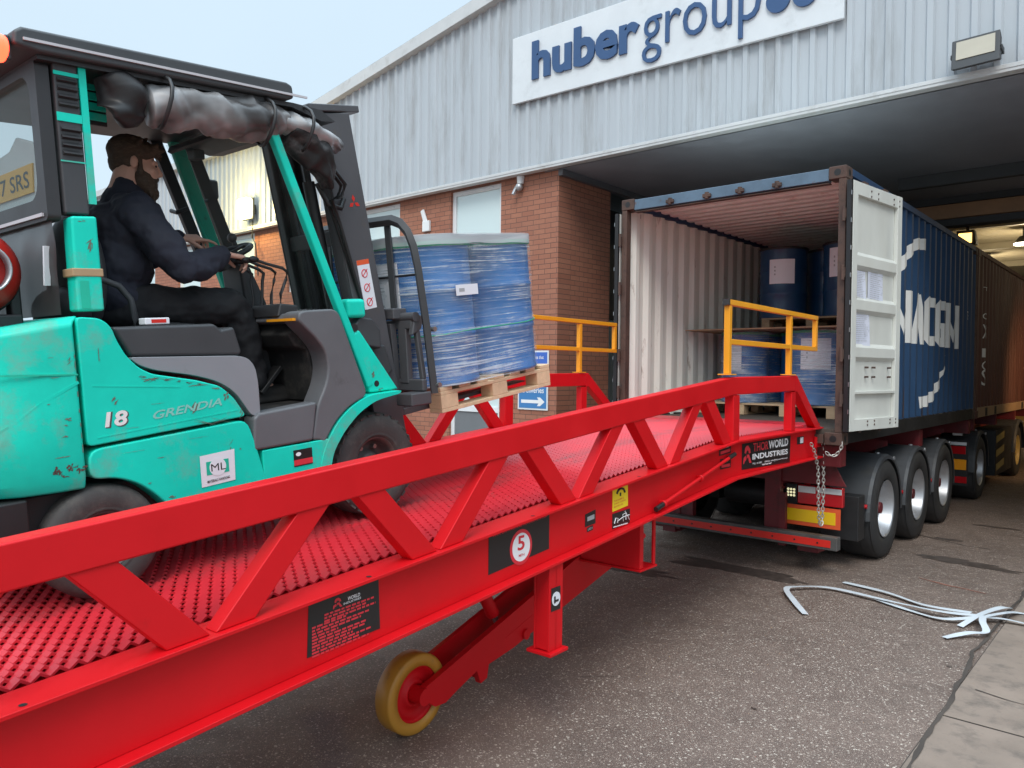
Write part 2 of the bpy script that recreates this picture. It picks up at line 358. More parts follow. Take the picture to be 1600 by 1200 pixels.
def text_polys(txt, bold=0., shear=0.):
    cu = bpy.data.curves.new('t', 'FONT'); cu.body = txt; cu.size = 1; cu.offset = bold; cu.shear = shear; cu.resolution_u = 3
    o = bpy.data.objects.new('t', cu); COL.objects.link(o)
    dg = bpy.context.evaluated_depsgraph_get(); me = o.evaluated_get(dg).to_mesh()
    vs = [(v.co.x, v.co.y) for v in me.vertices]; fs = [tuple(p.vertices) for p in me.polygons]
    o.evaluated_get(dg).to_mesh_clear(); bpy.data.objects.remove(o); bpy.data.curves.remove(cu)
    return vs, fs
def put_text(mb, txt, org, right, up, width=None, height=None, bold=0., shear=0., depth=0.):
    """text whose ink box starts at org, spans width along right and height along up (one of them may be None)"""
    vs, fs = text_polys(txt, bold, shear)
    if not vs: return
    x0 = min(v[0] for v in vs); x1 = max(v[0] for v in vs); y0 = min(v[1] for v in vs); y1 = max(v[1] for v in vs)
    if width is None: width = height * (x1 - x0) / (y1 - y0)
    if height is None: height = width * (y1 - y0) / (x1 - x0)
    o = Vector(org); r = Vector(right).normalized(); u = Vector(up).normalized(); nn = r.cross(u)
    P = [o + r * ((x - x0) / (x1 - x0) * width) + u * ((y - y0) / (y1 - y0) * height) for x, y in vs]
    if not depth: mb.add(P, fs); return
    n = len(P); ed = {}
    for f in fs:
        for i in range(len(f)): ed[(f[i], f[(i + 1) % len(f)])] = 1
    bd = [e for e in ed if (e[1], e[0]) not in ed]
    mb.add(P + [p + nn * depth for p in P], [tuple(reversed(f)) for f in fs] + [tuple(i + n for i in f) for f in fs] + [(a, b, b + n, a + n) for a, b in bd])

def tag(o, label, cat, group=None):
    o['label'] = label; o['category'] = cat
    if group: o['group'] = group
    return o
def thing(name, label, cat, loc=(0, 0, 0), rot=None, group=None):
    o = bpy.data.objects.new(name, None); COL.objects.link(o); o.empty_display_size = .1
    o.matrix_world = Matrix.Translation(loc) @ (rot.to_4x4() if rot is not None else Matrix())
    return tag(o, label, cat, group)
def kids(o): return [c for c in COL.objects if c.parent == o]
def copy_tree(o, parent=None):
    c = o.copy(); COL.objects.link(c)
    if parent: c.parent = parent
    for k in kids(o): copy_tree(k, c)
    return c
def structure(o): o['kind'] = 'structure'; return o

# ------------------------------------------------------------------ ground
mb = MB(); mb.add([(-160, -160, 0), (160, -160, 0), (160, 160, 0), (-160, 160, 0)], [(0, 1, 2, 3)])
structure(mb.build('ground', 'asphalt', recalc=False))
def blob(mb, cx, cy, rx, ry, z, seed, n=36, rough=.35):
    vs = [(cx, cy, z)]
    for i in range(n):
        a = 2 * math.pi * i / n; k = 1 + rough * noise.noise((math.cos(a) * 1.6 + seed, math.sin(a) * 1.6, seed)) * 2
        vs.append((cx + rx * k * math.cos(a), cy + ry * k * math.sin(a), z))
    mb.add(vs, [(0, 1 + i, 1 + (i + 1) % n) for i in range(n)])
def ragged(mb, pts, w0, w1, z, seed, step=.05):
    P = [Vector((*p, z)) for p in pts]; L = []
    for a, b in zip(P[:-1], P[1:]):
        k = max(1, int((b - a).length / step))
        for i in range(k): L.append(a.lerp(b, i / k))
    L.append(P[-1]); vs = []
    for i, p in enumerate(L):
        t = (L[min(i + 1, len(L) - 1)] - L[max(i - 1, 0)]).normalized(); s = Vector((-t.y, t.x, 0))
        for sg in (-1, 1):
            w = w0 + (w1 - w0) * max(0, noise.noise((p.x * 7 + seed, p.y * 7, sg * 3.1)) + .35)
            vs.append(p + s * sg * w + s * .02 * noise.noise((p.x * 3, p.y * 3, seed)))
    mb.add(vs, [(2 * i, 2 * i + 2, 2 * i + 3, 2 * i + 1) for i in range(len(L) - 1)])
# concrete slabs on the right, laid as separate sheets with open joints over a dirt bed
mb = MB(); mb.add([(2.568, -14, .004), (9, -14, .004), (9, 1.6, .004), (2.568, 1.6, .004)], [(0, 1, 2, 3)])
structure(mb.build('slab_bed', 'joint_dirt', recalc=False))
mb = MB()
ys = [-14, -10.6, -8.2, -5.6, -3.85, -2.47, -.2, 1.59]
for a, b in zip(ys[:-1], ys[1:]):
    for x0, x1 in ((2.575, 5.2), (5.21, 9)):
        mb.add([(x0, a + .010, .008), (x1, a + .010 - .02, .008), (x1, b - .007 - .02, .008), (x0, b - .007, .008)], [(0, 1, 2, 3)])
structure(mb.build('concrete_pavement', 'concrete_slab', recalc=False))
mb = MB(); ragged(mb, [(2.75, -14), (2.66, -6), (2.61, -3.2), (2.53, -1.2), (2.56, .86), (2.57, 1.6)], .005, .022, .012, 3)
ragged(mb, [(2.66, -1.93), (2.85, -1.99), (3.2, -2.02)], .002, .010, .012, 9)
ragged(mb, [(.72, -3.42), (.88, -3.27), (1.0, -3.2)], .0008, .003, .004, 11)
ragged(mb, [(1.18, 2.9), (1.45, 2.75), (1.75, 2.62), (2.0, 2.6)], .004, .02, .004, 5)
structure(mb.build('joint_cracks', 'joint_dirt', recalc=False))
mb = MB(); blob(mb, 1.75, 1.75, .34, .12, .0045, 2, rough=.5); blob(mb, 2.2, 1.62, .28, .06, .004, 6, rough=.5)
blob(mb, 1.55, 2.85, .16, .05, .0045, 7); blob(mb, 1.8, 4.1, .25, .05, .004, 8); blob(mb, 2.45, -1.6, .02, .012, .0035, 4)
blob(mb, .2, -.2, .75, .16, .003, 12, 60, .5); blob(mb, -.5, -.9, .5, .12, .0035, 15, 60, .5); blob(mb, 1.75, -3.1, .018, .010, .003, 18)
structure(mb.build('wet_patches', 'wet_stain', recalc=False))
mb = MB(); ragged(mb, [(1.72, .72), (2.0, .60), (2.3, .55)], .004, .022, .004, 4); structure(mb.build('chalk_mark', 'chalk', recalc=False))

# ------------------------------------------------------------------ warehouse
Y0 = 1.6; ZC = 4.93                                   # brick face, underside of the cladding
bld = thing('warehouse', 'grey clad brick warehouse with low pitched gable roof and deep drive-through bay', 'building', (0, 0, 0))
wins = [-5.6 - 2.39 * k for k in range(8)]
WW = 1.12
mb = MB()
edges = [(-24.0, wins[-1])] + [(wins[k + 1] + WW, wins[k]) for k in range(6, -1, -1)] + [(wins[0] + WW, -3.35)]
for a, b in edges: mb.box(a, b, Y0, Y0 + .3, 0, 4.98)
for x in wins:
    for z0, z1 in ((0, .06), (2.42, 3.5), (4.87, 4.98)): mb.box(x, x + WW, Y0, Y0 + .3, z0, z1)
mb.build('brick_wall', 'brick_front', bld)
mb = MB(); mb.box(-3.6, -3.352, Y0 + .3, 2.95, 0, 4.98); mb.build('brick_return', 'brick_side', bld)
mb = MB(); mb.box(4.8, 14, Y0, Y0 + .3, 0, 4.98); mb.build('brick_pier', 'brick_front', bld)
for k, x in enumerate(wins):
    for z0, z1, low in ((3.5, 4.87, 0), (.06, 2.42, 1)):
        f = MB(); y0, y1 = Y0 + .05, Y0 + .12; t = .075
        f.box(x, x + t, y0, y1, z0, z1); f.box(x + WW - t, x + WW, y0, y1, z0, z1)
        f.box(x + t, x + WW - t, y0, y1, z1 - t, z1); f.box(x + t, x + WW - t, y0, y1, z0, z0 + t)
        f.box(x + .2, x + WW - .2, y0 - .02, y0, z1 - .055, z1 - .03)
        if low: f.box(x + t, x + WW - t, y0, y1, 1.26, 1.36)
        else: f.box(x + .42, x + .72, y0 - .025, y0 - .001, z0 + .02, z0 + .05)
        fr = f.build('window', 'pvc_white', bld, .006)
        g = MB(); g.box(x + t, x + WW - t, y0 + .03, y0 + .05, (1.36 if low else z0 + t), z1 - t); g.build('pane', 'window_glass', fr)
        if low: g = MB(); g.box(x + t, x + WW - t, y0 + .02, y0 + .05, z0 + t, 1.26); g.build('infill_panel', 'panel_mid', fr)
def roofz(x): return 7.0 + .152 * (x + 9) if x < 2 else 7.0 + .152 * (11 - (x - 2))
def cladding(mb, x0, x1, zb, zt, yb=1.49, pitch=.2, dep=.034):
    prof = [(0, 0), (.105, 0), (.125, dep), (.18, dep), (.2, 0)]; n = int(round((x1 - x0) / pitch)); P = []
    for i in range(n):
        for u, dd in prof[:-1]: P.append((x0 + i * pitch + u, yb - dd))
    P.append((x1, yb)); vs = []
    for x, y in P: vs += [(x, y, zb), (x, y, zt(x))]
    mb.add(vs, [(2 * i, 2 * i + 2, 2 * i + 3, 2 * i + 1) for i in range(len(P) - 1)])
mb = MB(); cladding(mb, -10.6, 14, ZC, roofz); cladding(mb, -24, -10.6, ZC, lambda x: 6.72)
mb.mi = 1
for i, x in enumerate([-23.85 + .4 * k for k in range(95)]):
    zs = [ZC + .05] + ([5.75] if i % 2 else []) + ([6.4] if x < 0 and i % 3 == 0 else [])
    for z in zs: mb.cyl((x + .005, 1.486, z), (x + .005, 1.475, z), .011, 6)
mb.build('cladding', ['cladding', 'bolt_dark'], bld, recalc=False)
mb = MB()
mb.beam((-10.75, 1.43, roofz(-10.75) - .01), (2.0, 1.43, roofz(2.0) - .01), .16, .2); mb.beam((2.0, 1.43, roofz(2.0) - .01), (14.2, 1.43, roofz(14.2) - .01), .16, .2)
mb.box(-24, -10.72, 1.36, 1.62, 6.70, 6.86)
mb.box(-24, 14, 1.435, 1.56, ZC - .045, ZC + .004); mb.box(-24, 14, 1.428, 1.436, ZC - .012, ZC + .03)
mb.build('flashing', 'flashing', bld, .006)
mb = MB()
for xa, xb in ((-10.8, 2.0), (2.0, 14.3)):
    mb.add([(xa, 1.36, roofz(xa) + .10), (xb, 1.36, roofz(xb) + .10), (xb, 26, roofz(xb) + .10), (xa, 26, roofz(xa) + .10)], [(0, 1, 2, 3)])
mb.box(-24, -10.72, 1.63, 26, 6.5, 6.6)
mb.build('roof', 'roof_sheet', bld, recalc=False)
# underside of the bay: profiled dark soffit, beams, inner walls, ceiling
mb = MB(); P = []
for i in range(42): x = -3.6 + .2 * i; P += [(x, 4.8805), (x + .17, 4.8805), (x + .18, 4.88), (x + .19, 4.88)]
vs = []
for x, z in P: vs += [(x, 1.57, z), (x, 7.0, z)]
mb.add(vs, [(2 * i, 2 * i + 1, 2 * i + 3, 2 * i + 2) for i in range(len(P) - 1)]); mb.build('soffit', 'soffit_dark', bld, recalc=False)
mb = MB(); mb.box(-3.345, -3.27, 1.58, 7.0, 4.79, 4.875); mb.build('soffit_trim', 'panel_grey', bld)
mb = MB(); mb.box(.3, 2.1, 5.2, 5.32, 4.70, 4.875); mb.build('lamp_tray', 'wall_dark', bld)
mb = MB(); mb.box(-4.4, 5, 7.02, 7.1, 4.53, 4.76); mb.build('brown_beam', 'beam_brown', bld)
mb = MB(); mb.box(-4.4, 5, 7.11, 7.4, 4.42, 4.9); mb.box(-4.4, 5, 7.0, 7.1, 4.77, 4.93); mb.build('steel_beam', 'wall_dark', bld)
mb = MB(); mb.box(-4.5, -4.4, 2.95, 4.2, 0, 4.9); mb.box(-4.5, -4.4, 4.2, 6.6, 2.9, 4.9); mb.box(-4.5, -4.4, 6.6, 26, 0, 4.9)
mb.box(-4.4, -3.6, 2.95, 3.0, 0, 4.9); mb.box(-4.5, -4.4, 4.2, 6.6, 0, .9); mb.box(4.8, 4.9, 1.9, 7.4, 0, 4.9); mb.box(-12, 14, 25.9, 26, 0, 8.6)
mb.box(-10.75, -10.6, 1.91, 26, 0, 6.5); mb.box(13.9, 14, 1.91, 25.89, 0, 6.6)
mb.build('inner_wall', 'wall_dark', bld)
mb = MB(); mb.box(-4.46, -4.44, 4.2, 6.6, .9, 2.9); mb.build('inner_window', 'window_glass', bld)
mb = MB(); vs = []; P = []
for i in range(90): y = 7.42 + .2 * i; P += [(y, 5.42), (y + .12, 5.42), (y + .14, 5.39), (y + .18, 5.39)]
for y, z in P: vs += [(-4.4, y, z), (13.9, y, z)]
mb.add(vs, [(2 * i, 2 * i + 1, 2 * i + 3, 2 * i + 2) for i in range(len(P) - 1)])
for y in (9.5, 12.5, 16, 20): mb.box(-4.4, 13.9, y, y + .1, 5.22, 5.385)
mb.build('ceiling', 'inner_sheet', bld, recalc=False)

# company sign
sg = thing('company_sign', 'long white company sign board with raised dark blue lettering on the grey cladding', 'sign', (0, 1.445, 0))
sl = -.02
mb = MB(); mb.prism([(-4.1, 5.93), (.71, 5.83), (.71, 6.83), (-4.1, 6.91)], -.045, .0, 1)
mb.build('sign_board', 'sign_white', sg, .008)
mb = MB(); rt = (1, 0, sl); up = (0, 0, 1)
put_text(mb, 'huber', (-3.70, -.046, 6.19), rt, up, 1.82, .56, bold=.034, depth=.03)
put_text(mb, 'group', (-1.83, -.046, 5.95), rt, up, 1.60, .60, bold=-.006, depth=.03)
for cx, cz in ((-.02, 6.24), (.29, 6.22), (-.02, 6.56), (.29, 6.54)): mb.cyl((cx, -.046, cz), (cx, -.076, cz), .142, 32)
mb.build('lettering', 'logo_blue', sg)

# wall furniture
fl = thing('floodlight', 'unlit black LED floodlight on the cladding right of the sign', 'floodlight', (2.0, 1.3, 5.1))
mb = MB(); mb.T = Matrix.Rotation(R(-14), 4, 'X') @ Matrix.Rotation(R(-2), 4, 'Y'); mb.prism([(-.04, -.17), (.06, -.12), (.06, .12), (-.04, .15)], -.205, .205, 0)
for i in range(9): mb.box(-.18 + .04 * i, -.165 + .04 * i, .061, .085, -.1, .1)
mb.build('housing', 'lamp_body', fl, .01)
mb = MB(); mb.T = Matrix.Rotation(R(-14), 4, 'X') @ Matrix.Rotation(R(-2), 4, 'Y'); mb.box(-.165, .165, -.047, -.041, -.075, .12); mb.build('lens', 'lamp_glass', fl)
mb = MB(); mb.rtube([(-.214, -.01, -.01), (-.214, .13, -.01), (.214, .13, -.01), (.214, -.01, -.01)], .012, .04); mb.build('bracket', 'lamp_body', fl)
wl = thing('wall_lamp', 'lit warm yellow bulkhead lamp on the far left cladding seen through the cab', 'lamp', (-11.45, 1.3, 5.3))
mb = MB(); mb.box(-.2, .2, .02, .06, -.22, .22); mb.box(-.1, .1, .0605, .155, -.1, .1); mb.tube([(0, .13, -.22), (0, .13, -.6), (.12, .13, -.72), (.12, .2, -1.4)], .016, 8); mb.build('body', 'lamp_body', wl, .02)
mb = MB(); mb.box(-.2, .2, -.14, .019, -.21, .21); mb.build('lens', 'lamp_glow', wl, .05, 4)
pl = bpy.data.lights.new('lamp_light', 'POINT'); pl.energy = 120; pl.color = (1, .70, .26); pl.shadow_soft_size = .12
po = bpy.data.objects.new('lamp_light', pl); COL.objects.link(po); po.parent = wl; po.location = (.1, -.45, 0)
cc = thing('security_camera', 'small white dome security camera under the cladding near the brick corner', 'camera', (-4.06, 1.52, 4.72))
mb = MB(); mb.cyl((0, .05, .16), (0, .05, .05), .06, 16, .05); mb.build('mount', 'pvc_white', cc)
mb = MB(); mb.ball((0, .02, 0), .06, 16, 10); mb.beam((-.06, .03, .02), (-.06, -.05, -.12), .04, .04); mb.build('housing', 'alloy', cc, .005)
vt = thing('cable_cover', 'broken white plastic cable cover on the brickwork between two upper windows', 'cover', (-6.17, 1.6, 4.42))
mb = MB(); mb.box(-.07, .1, -.05, 0, -.14, .04); mb.prism([(-.13, .22), (-.06, .25), (.04, .02), (-.05, .0)], -.04, -.005, 1); mb.build('cover', 'pvc_white', vt, .01)
# blue signs on the brick
ds = thing('deliveries_sign', 'blue deliveries sign with white arrow pointing right on the brick wall', 'sign', (-3.79, 1.595, 1.55))
mb = MB(); mb.box(-.29, .29, -.012, 0, -.2, .2); mb.build('sign_plate', 'pvc_white', ds)
mb = MB(); mb.box(-.265, .265, -.015, -.0125, -.175, .175); mb.build('blue_face', 'sign_blue', ds)
mb = MB(); put_text(mb, 'Deliveries', (-.2, -.0165, .055), (1, 0, 0), (0, 0, 1), .42, .085, bold=.012)
mb.build('lettering', 'white_print', ds, recalc=False); mb = MB()
mb.add([(x, -.0165, z) for x, z in ((-.22, -.1), (.12, -.1), (.09, -.14), (.15, -.14), (.235, -.075), (.15, -.01), (.09, -.01), (.12, -.05), (-.22, -.05))], [tuple(range(9))])
mb.build('arrow', 'white_print', ds, recalc=False)
vs_ = thing('visitor_sign', 'royal blue notice with white border above the deliveries sign', 'sign', (-3.8, 1.595, 2.04))
mb = MB(); mb.box(-.31, .31, -.012, 0, -.2, .2); mb.build('sign_plate', 'pvc_white', vs_)
mb = MB(); mb.box(-.285, .285, -.015, -.0125, -.175, .175); mb.build('blue_face', 'sign_royal', vs_)
mb = MB(); put_text(mb, 'wants that', (-.02, -.0165, .075), (1, 0, 0), (0, 0, 1), .24, .05, bold=.01); mb.build('lettering', 'white_print', vs_, recalc=False); mb = MB(); put_text(mb, 'ect', (-.02, -.0165, .0), (1, 0, 0), (0, 0, 1), .09, .045, bold=.01); mb.build('lettering', 'white_print', vs_, recalc=False)

# lamps and golden glow inside the warehouse
for i, (x, y, z, e, lab) in enumerate([(.72, 14.0, 5.02, 75, 'lit ceiling lamp inside the warehouse at the right edge'), (-.6, 18.0, 5.1, 60, 'lit ceiling lamp deep inside the warehouse beyond the first'), (5.5, 12, 5.05, 70, 'lit ceiling lamp over the right-hand side of the warehouse')]):
    t = thing('ceiling_lamp', lab, 'lamp', (x, y, z), group='warehouse ceiling lamps')
    mb = MB(); mb.cyl((0, 0, .0), (0, 0, .16), .2, 20, .08); mb.cyl((0, 0, .16), (0, 0, .37), .015, 8); mb.build('shade', 'lamp_body', t)
    mb = MB(); mb.cyl((0, 0, -.03), (0, 0, -.002), .19, 20); mb.build('diffuser', 'ceiling_glow', t)
    L = bpy.data.lights.new('lamp_light', 'POINT'); L.energy = e; L.color = (1, .84, .55); L.shadow_soft_size = .2
    o = bpy.data.objects.new('lamp_light', L); COL.objects.link(o); o.parent = t; o.location = (0, 0, -.25)
t = thing('golden_glow_box', 'glowing golden box above the join of the two containers', 'lamp', (.12, 11, 4.78))  # glowing box added for a golden glow whose source is unidentified
mb = MB(); mb.prism([(-.16, .16), (.16, .16), (.2, -.14), (-.2, -.14)], -.1, .12, 1); mb.box(-.03, .03, .12, .16, .1, .6); mb.build('housing', 'lamp_body', t, .01)
mb = MB(); mb.box(-.12, .12, -.115, -.102, -.10, .10); mb.build('lens', 'gold_glow', t)
t = thing('wall_floodlight', 'lit warm floodlight on a post lighting the red container', 'floodlight', (4.6, 8.6, 2.7))
mb = MB(); mb.box(.02, .14, -.18, .18, -.14, .14); mb.box(.02, .08, .19, .25, -2.69, .1); mb.build('housing', 'lamp_body', t, .01)
mb = MB(); mb.box(-.0, .015, -.15, .15, -.11, .11); mb.build('lens', 'ceiling_glow', t)
L = bpy.data.lights.new('lamp_light', 'SPOT'); L.energy = 340; L.color = (1, .60, .28); L.spot_size = R(70); L.spot_blend = 1.0; L.shadow_soft_size = .2
o = bpy.data.objects.new('lamp_light', L); COL.objects.link(o); o.parent = t; o.location = (-.05, 0, 0)
o.rotation_euler = Vector((3.4, -2.2, 1.35)).to_track_quat('Z', 'Y').to_euler()

# ------------------------------------------------------------------ yard ramp
RH = R(2.2)                                            # the ramp points 2.2 degrees left of the container
RO = Vector((-.049, -1.974, 1.435)); RROT = Matrix.Rotation(RH, 3, 'Z'); SL = .0845
ZR = 1.435
def dz(u): return 0. if u >= 0 else (SL * u if u > -12.4 else SL * -12.4 + .16 * (u + 12.4))
rp = thing('loading_ramp', 'red steel mobile loading ramp with truss handrails and serrated deck', 'ramp', RO, RROT)
UE = -14.2
for sx in (1, -1):
    def X(a): return sx * a
    mb = MB()
    us = [UE, -12.4, 0, 2.02]
    def strip(z0, z1, x0, x1):
        vs = []
        for u in us:
            for x, z in ((x0, z0), (x1, z0), (x1, z1), (x0, z1)): vs.append((X(x), u, dz(u) + z))
        fs = [(0, 1, 2, 3), tuple(12 + i for i in (3, 2, 1, 0))] + [(j * 4 + i, j * 4 + i + 4, j * 4 + (i + 1) % 4 + 4, j * 4 + (i + 1) % 4) for j in range(3) for i in range(4)]
        mb.add(vs, fs)
    strip(-.015, 0, 1.0, 1.15); strip(-.275, -.0155, 1.082, 1.094); strip(-.292, -.2755, 1.0, 1.15)
    for u in (-9.4, -6.3, -3.2, -.02, 1.95): mb.box(*sorted((X(1.0), X(1.081))), u, u + .012, dz(u) - .274, dz(u) - .0165)
    mb.box(*sorted((X(1.0), X(1.15))), 2.0205, 2.035, -.292, 0) if False else None
    mb.box(*sorted((X(1.098), X(1.12))), 1.9, 2.14, -.19, -.09)
    mb.build('side_beam', 'ramp_red', rp, .003)
    mb = MB()
    mb.rtube([(X(1.09), -12.3, dz(-12.3) + .36), (X(1.09), -5.2, dz(-5.2) + .378), (X(1.09), -.06, dz(-.06) + .412), (X(1.09), 1.27, .418)], .08, .132)
    mb.build('handrail', 'ramp_red', rp, .008)
    bn = [-4.2 - 1.045 * k for k in range(8)][::-1] + [-3.16, -2.1, -1.06, -.06]
    k = 0
    xa, xb_ = sorted((X(1.053), X(1.123)))
    def brace(u0, u1, t0, t1):                           # level-cut ends: bottom u0..u1 on the flange, top t0..t1 inside the rail
        b = MB(); b.prism([(u0, dz(u0) + .0005), (u1, dz(u1) + .0005), (t1, dz(t1) + .345), (t0, dz(t0) + .345)], xa, xb_, 0); b.build('brace', 'ramp_red', rp, .005)
    for i, u in enumerate(bn):
        if u < -12: continue
        if i < len(bn) - 1: brace(u + .008, u + .153, u + .345, u + .485)
        if i: brace(u - .153, u - .008, u - .465, u - .325)
    b = MB(); b.box(*sorted((X(1.055), X(1.127))), -.055, .06, -.004, .34); b.build('post', 'ramp_red', rp, .006)
    b = MB(); b.box(*sorted((X(1.055), X(1.125))), 1.20, 1.30, .002, .342); b.build('post', 'ramp_red', rp, .006)
    b = MB(); b.prism([(1.2705, .344), (1.2705, .486), (1.32, .486), (2.0, .001), (1.84, .001), (1.33, .344)], *sorted((X(1.053), X(1.128))), 0); b.build('brace', 'ramp_red', rp, .005)
    # yellow guard rail on top of the level end
    b = MB()
    for u in (-.1, 1.2): b.box(*sorted((X(1.04), X(1.14))), u - .06, u + .06, .4885, .497); b.box(*sorted((X(1.07), X(1.115))), u - .0225, u + .0225, .498, 1.0)
    b.box(*sorted((X(1.07), X(1.115))), -.1225, 1.92, 1.005, 1.045)
    for y0, y1 in ((-.077, 1.177), (1.223, 1.92)): b.box(*sorted((X(1.072), X(1.113))), y0, y1, .715, .755)
    b.box(*sorted((X(1.072), X(1.113))), 1.875, 1.918, .756, 1.004)
    g = b.build('guard_rail', 'guard_yellow', rp, .004)
    b = MB(); b.box(*sorted((X(1.068), X(1.117))), -.15, -.123, 1.003, 1.047); b.build('end_cap', 'rubber_clean', g)
# serrated deck: folded strips, each second one shifted by half a tooth, with slots between
mb = MB(); pit = .052; h = .019; nx = 45; wx = 1.93 / nx
for c in range(nx):
    x0 = -.965 + c * wx + .0006; x1 = x0 + wx - .0012; off = (c % 2) * pit / 2; vs = []; u = -6.6 - off; i = 0
    while u < 2.10:
        z = dz(u) + (h * .42 if i % 2 else -h * .58); th = .0095
        vs += [(x0, u, z), (x1, u, z), (x0, u, z - th), (x1, u, z - th)]; u += pit / 2; i += 1
    N = len(vs) // 4
    mb.add(vs, [f for j in range(N - 1) for f in ((4 * j, 4 * j + 1, 4 * j + 5, 4 * j + 4), (4 * j, 4 * j + 4, 4 * j + 6, 4 * j + 2), (4 * j + 1, 4 * j + 3, 4 * j + 7, 4 * j + 5))])
mb.build('deck', 'deck_red', rp, recalc=False)
mb = MB(); mb.add([(x, u, dz(u) - .004) for u in (UE - .3, -12.4, -6.62) for x in (-.98, .98)], [(0, 1, 3, 2), (2, 3, 5, 4)]); mb.build('lower_deck', 'deck_red', rp, recalc=False)
mb = MB(); mb.add([(x, u, dz(u) - .03) for u in (UE, -12.4, 0, 2.0) for x in (-.985, .985)], [(0, 1, 3, 2), (2, 3, 5, 4), (4, 5, 7, 6)])
for i in range(15):
    u = 1.6 - .95 * i; mb.box(-1.0, 1.0, u, u + .06, dz(u) - .26, dz(u) - .04)
for x in (-.5, .5): mb.beam((x, -12, dz(-12) - .14), (x, 0, -.14), .06, .18)
mb.build('under_frame', 'ramp_red', rp)
mb = MB(); mb.prism([(1.99, -.03), (2.5, -.005), (2.5, .005), (2.12, .012), (1.99, .008)], -.97, .97, 0); mb.build('lip_plate', 'deck_red', rp)
mb = MB()
for u in (-5.6, -4.75, -3.55, -2.5, -1.45, -.45): mb.lathe([(.0001, 0), (.011, 0)], (1.125, u, dz(u) + .0012), (0, 0, 1), 14)
mb.build('bolt_hole', 'gasket', rp, recalc=False)
# running gear (heights from the yard)
def Z(z): return z - ZR
for sx in (1,):
    xo = .44 * sx
    mb = MB()
    mb.lathe([(.150, -.055), (.205, -.055), (.213, -.045), (.213, .045), (.205, .055), (.150, .055), (.150, -.055)], (xo, -2.66, Z(.213)), (sx, 0, 0), 56)
    w = MB(); w.lathe([(.0, .02), (.05, .02), (.055, .034), (.068, .034), (.075, .016), (.12, .010), (.135, .03), (.1495, .045), (.1495, -.045), (.135, -.03), (.0, -.02)], (xo, -2.66, Z(.213)), (sx, 0, 0), 48)
    wo_ = w.build('wheel', 'ramp_red', rp); mb.build('tyre', 'poly_orange', wo_)
    for x0_, x1_ in ((.505, .545), (.325, .36)):
        a = MB(); a.prism([(u, Z(z)) for u, z in ((-2.655, .262), (-1.52, .605), (-.90, .79), (-.42, .80), (-.45, .62), (-.99, .492), (-1.52, .365), (-1.91, .27), (-2.14, .236), (-2.155, .16), (-2.21, .145), (-2.245, .228), (-2.41, .168), (-2.50, .130), (-2.58, .135), (-2.65, .185))], sx * x0_, sx * x1_, 0)
        if x0_ > .4: a.cyl((sx * .546, -1.80, Z(.325)), (sx * .562, -1.80, Z(.325)), .032, 18); a.beam((sx * .5455, -2.0, Z(.345)), (sx * .5455, -1.62, Z(.455)), .003, .004)
        a.build('swing_arm', 'ramp_red', rp, .004)
    a = MB(); a.cyl((sx * .38, -2.66, Z(.213)), (sx * .552, -2.66, Z(.213)), .045, 22); a.build('axle', 'ramp_red', rp, .003)
for sx in (1, -1):
    a = MB(); a.beam((sx * 1.08, -2.30, Z(.505)), (sx * 1.08, -2.30, Z(.95)), .10, .012, (0, 1, 0))
    a.box(*sorted((sx * 1.03, sx * 1.042)), -2.36, -2.24, Z(.505), Z(.95)); a.box(*sorted((sx * 1.118, sx * 1.13)), -2.36, -2.24, Z(.505), Z(.95))
    a.box(*sorted((sx * 1.0, sx * 1.155)), -2.38, -2.22, Z(.487), Z(.5045)); a.box(*sorted((sx * 1.0425, sx * 1.1175)), -2.358, -2.30, Z(.51), Z(.94))
    lg = a.build('support_leg', 'ramp_red', rp, .003)
    if sx > 0:
        d_ = MB(); d_.box(1.1305, 1.1325, -2.345, -2.265, Z(.71), Z(.83)); st = d_.build('sticker', 'black_decal', lg)
        d_ = MB(); d_.cyl((1.133, -2.305, Z(.77)), (1.1345, -2.305, Z(.77)), .036, 24); d_.build('disc', 'label_white', st)
        d_ = MB(); d_.box(1.135, 1.136, -2.325, -2.312, Z(.75), Z(.785)); d_.box(1.135, 1.136, -2.3115, -2.285, Z(.755), Z(.766)); d_.build('symbol', 'black_decal', st)
    a = MB()                                            # fork frame hanging below the beam
    a.box(*sorted((sx * .55, sx * 1.0)), -1.202, -1.19, Z(.68), Z(1.10))
    a.box(*sorted((sx * .55, sx * 1.012)), -1.215, -.99, Z(.665), Z(.6795))
    a.box(*sorted((sx * .985, sx * 1.0)), -1.1895, -1.155, Z(.68), Z(1.10)); a.box(*sorted((sx * .985, sx * 1.0)), -1.025, -.995, Z(.68), Z(1.10))
    a.box(*sorted((sx * .55, sx * .56)), -1.1895, -.995, Z(.68), Z(1.10))
    a.cyl((sx * .97, -1.155, Z(.88)), (sx * .97, -1.11, Z(.88)), .02, 12)
    a.build('fork_pocket', 'ramp_red', rp, .003)
for a_ in ((.361, .504, -2.2, -2.16, .16, .22), (-.8, .8, -.5, -.42, .92, 1.1)): mb = MB(); mb.box(*a_[:4], Z(a_[4]), Z(a_[5])); mb.build('cross_tube', 'ramp_red', rp, .004)
mb = MB(); mb.cyl((.44, -1.90, Z(.34)), (.44, -2.02, Z(.52)), .018, 14); r1 = mb.build('ram_rod', 'steel', rp)
mb = MB(); mb.cyl((.44, -1.985, Z(.47)), (.44, -2.25, Z(.90)), .04, 18); mb.build('hydraulic_ram', 'ramp_red', rp)
mb = MB(); mb.tube([(1.125, -1.14, Z(1.105)), (1.125, -.12, Z(1.315))], .013, 10); mb.build('jack_rod', 'ramp_red', rp)
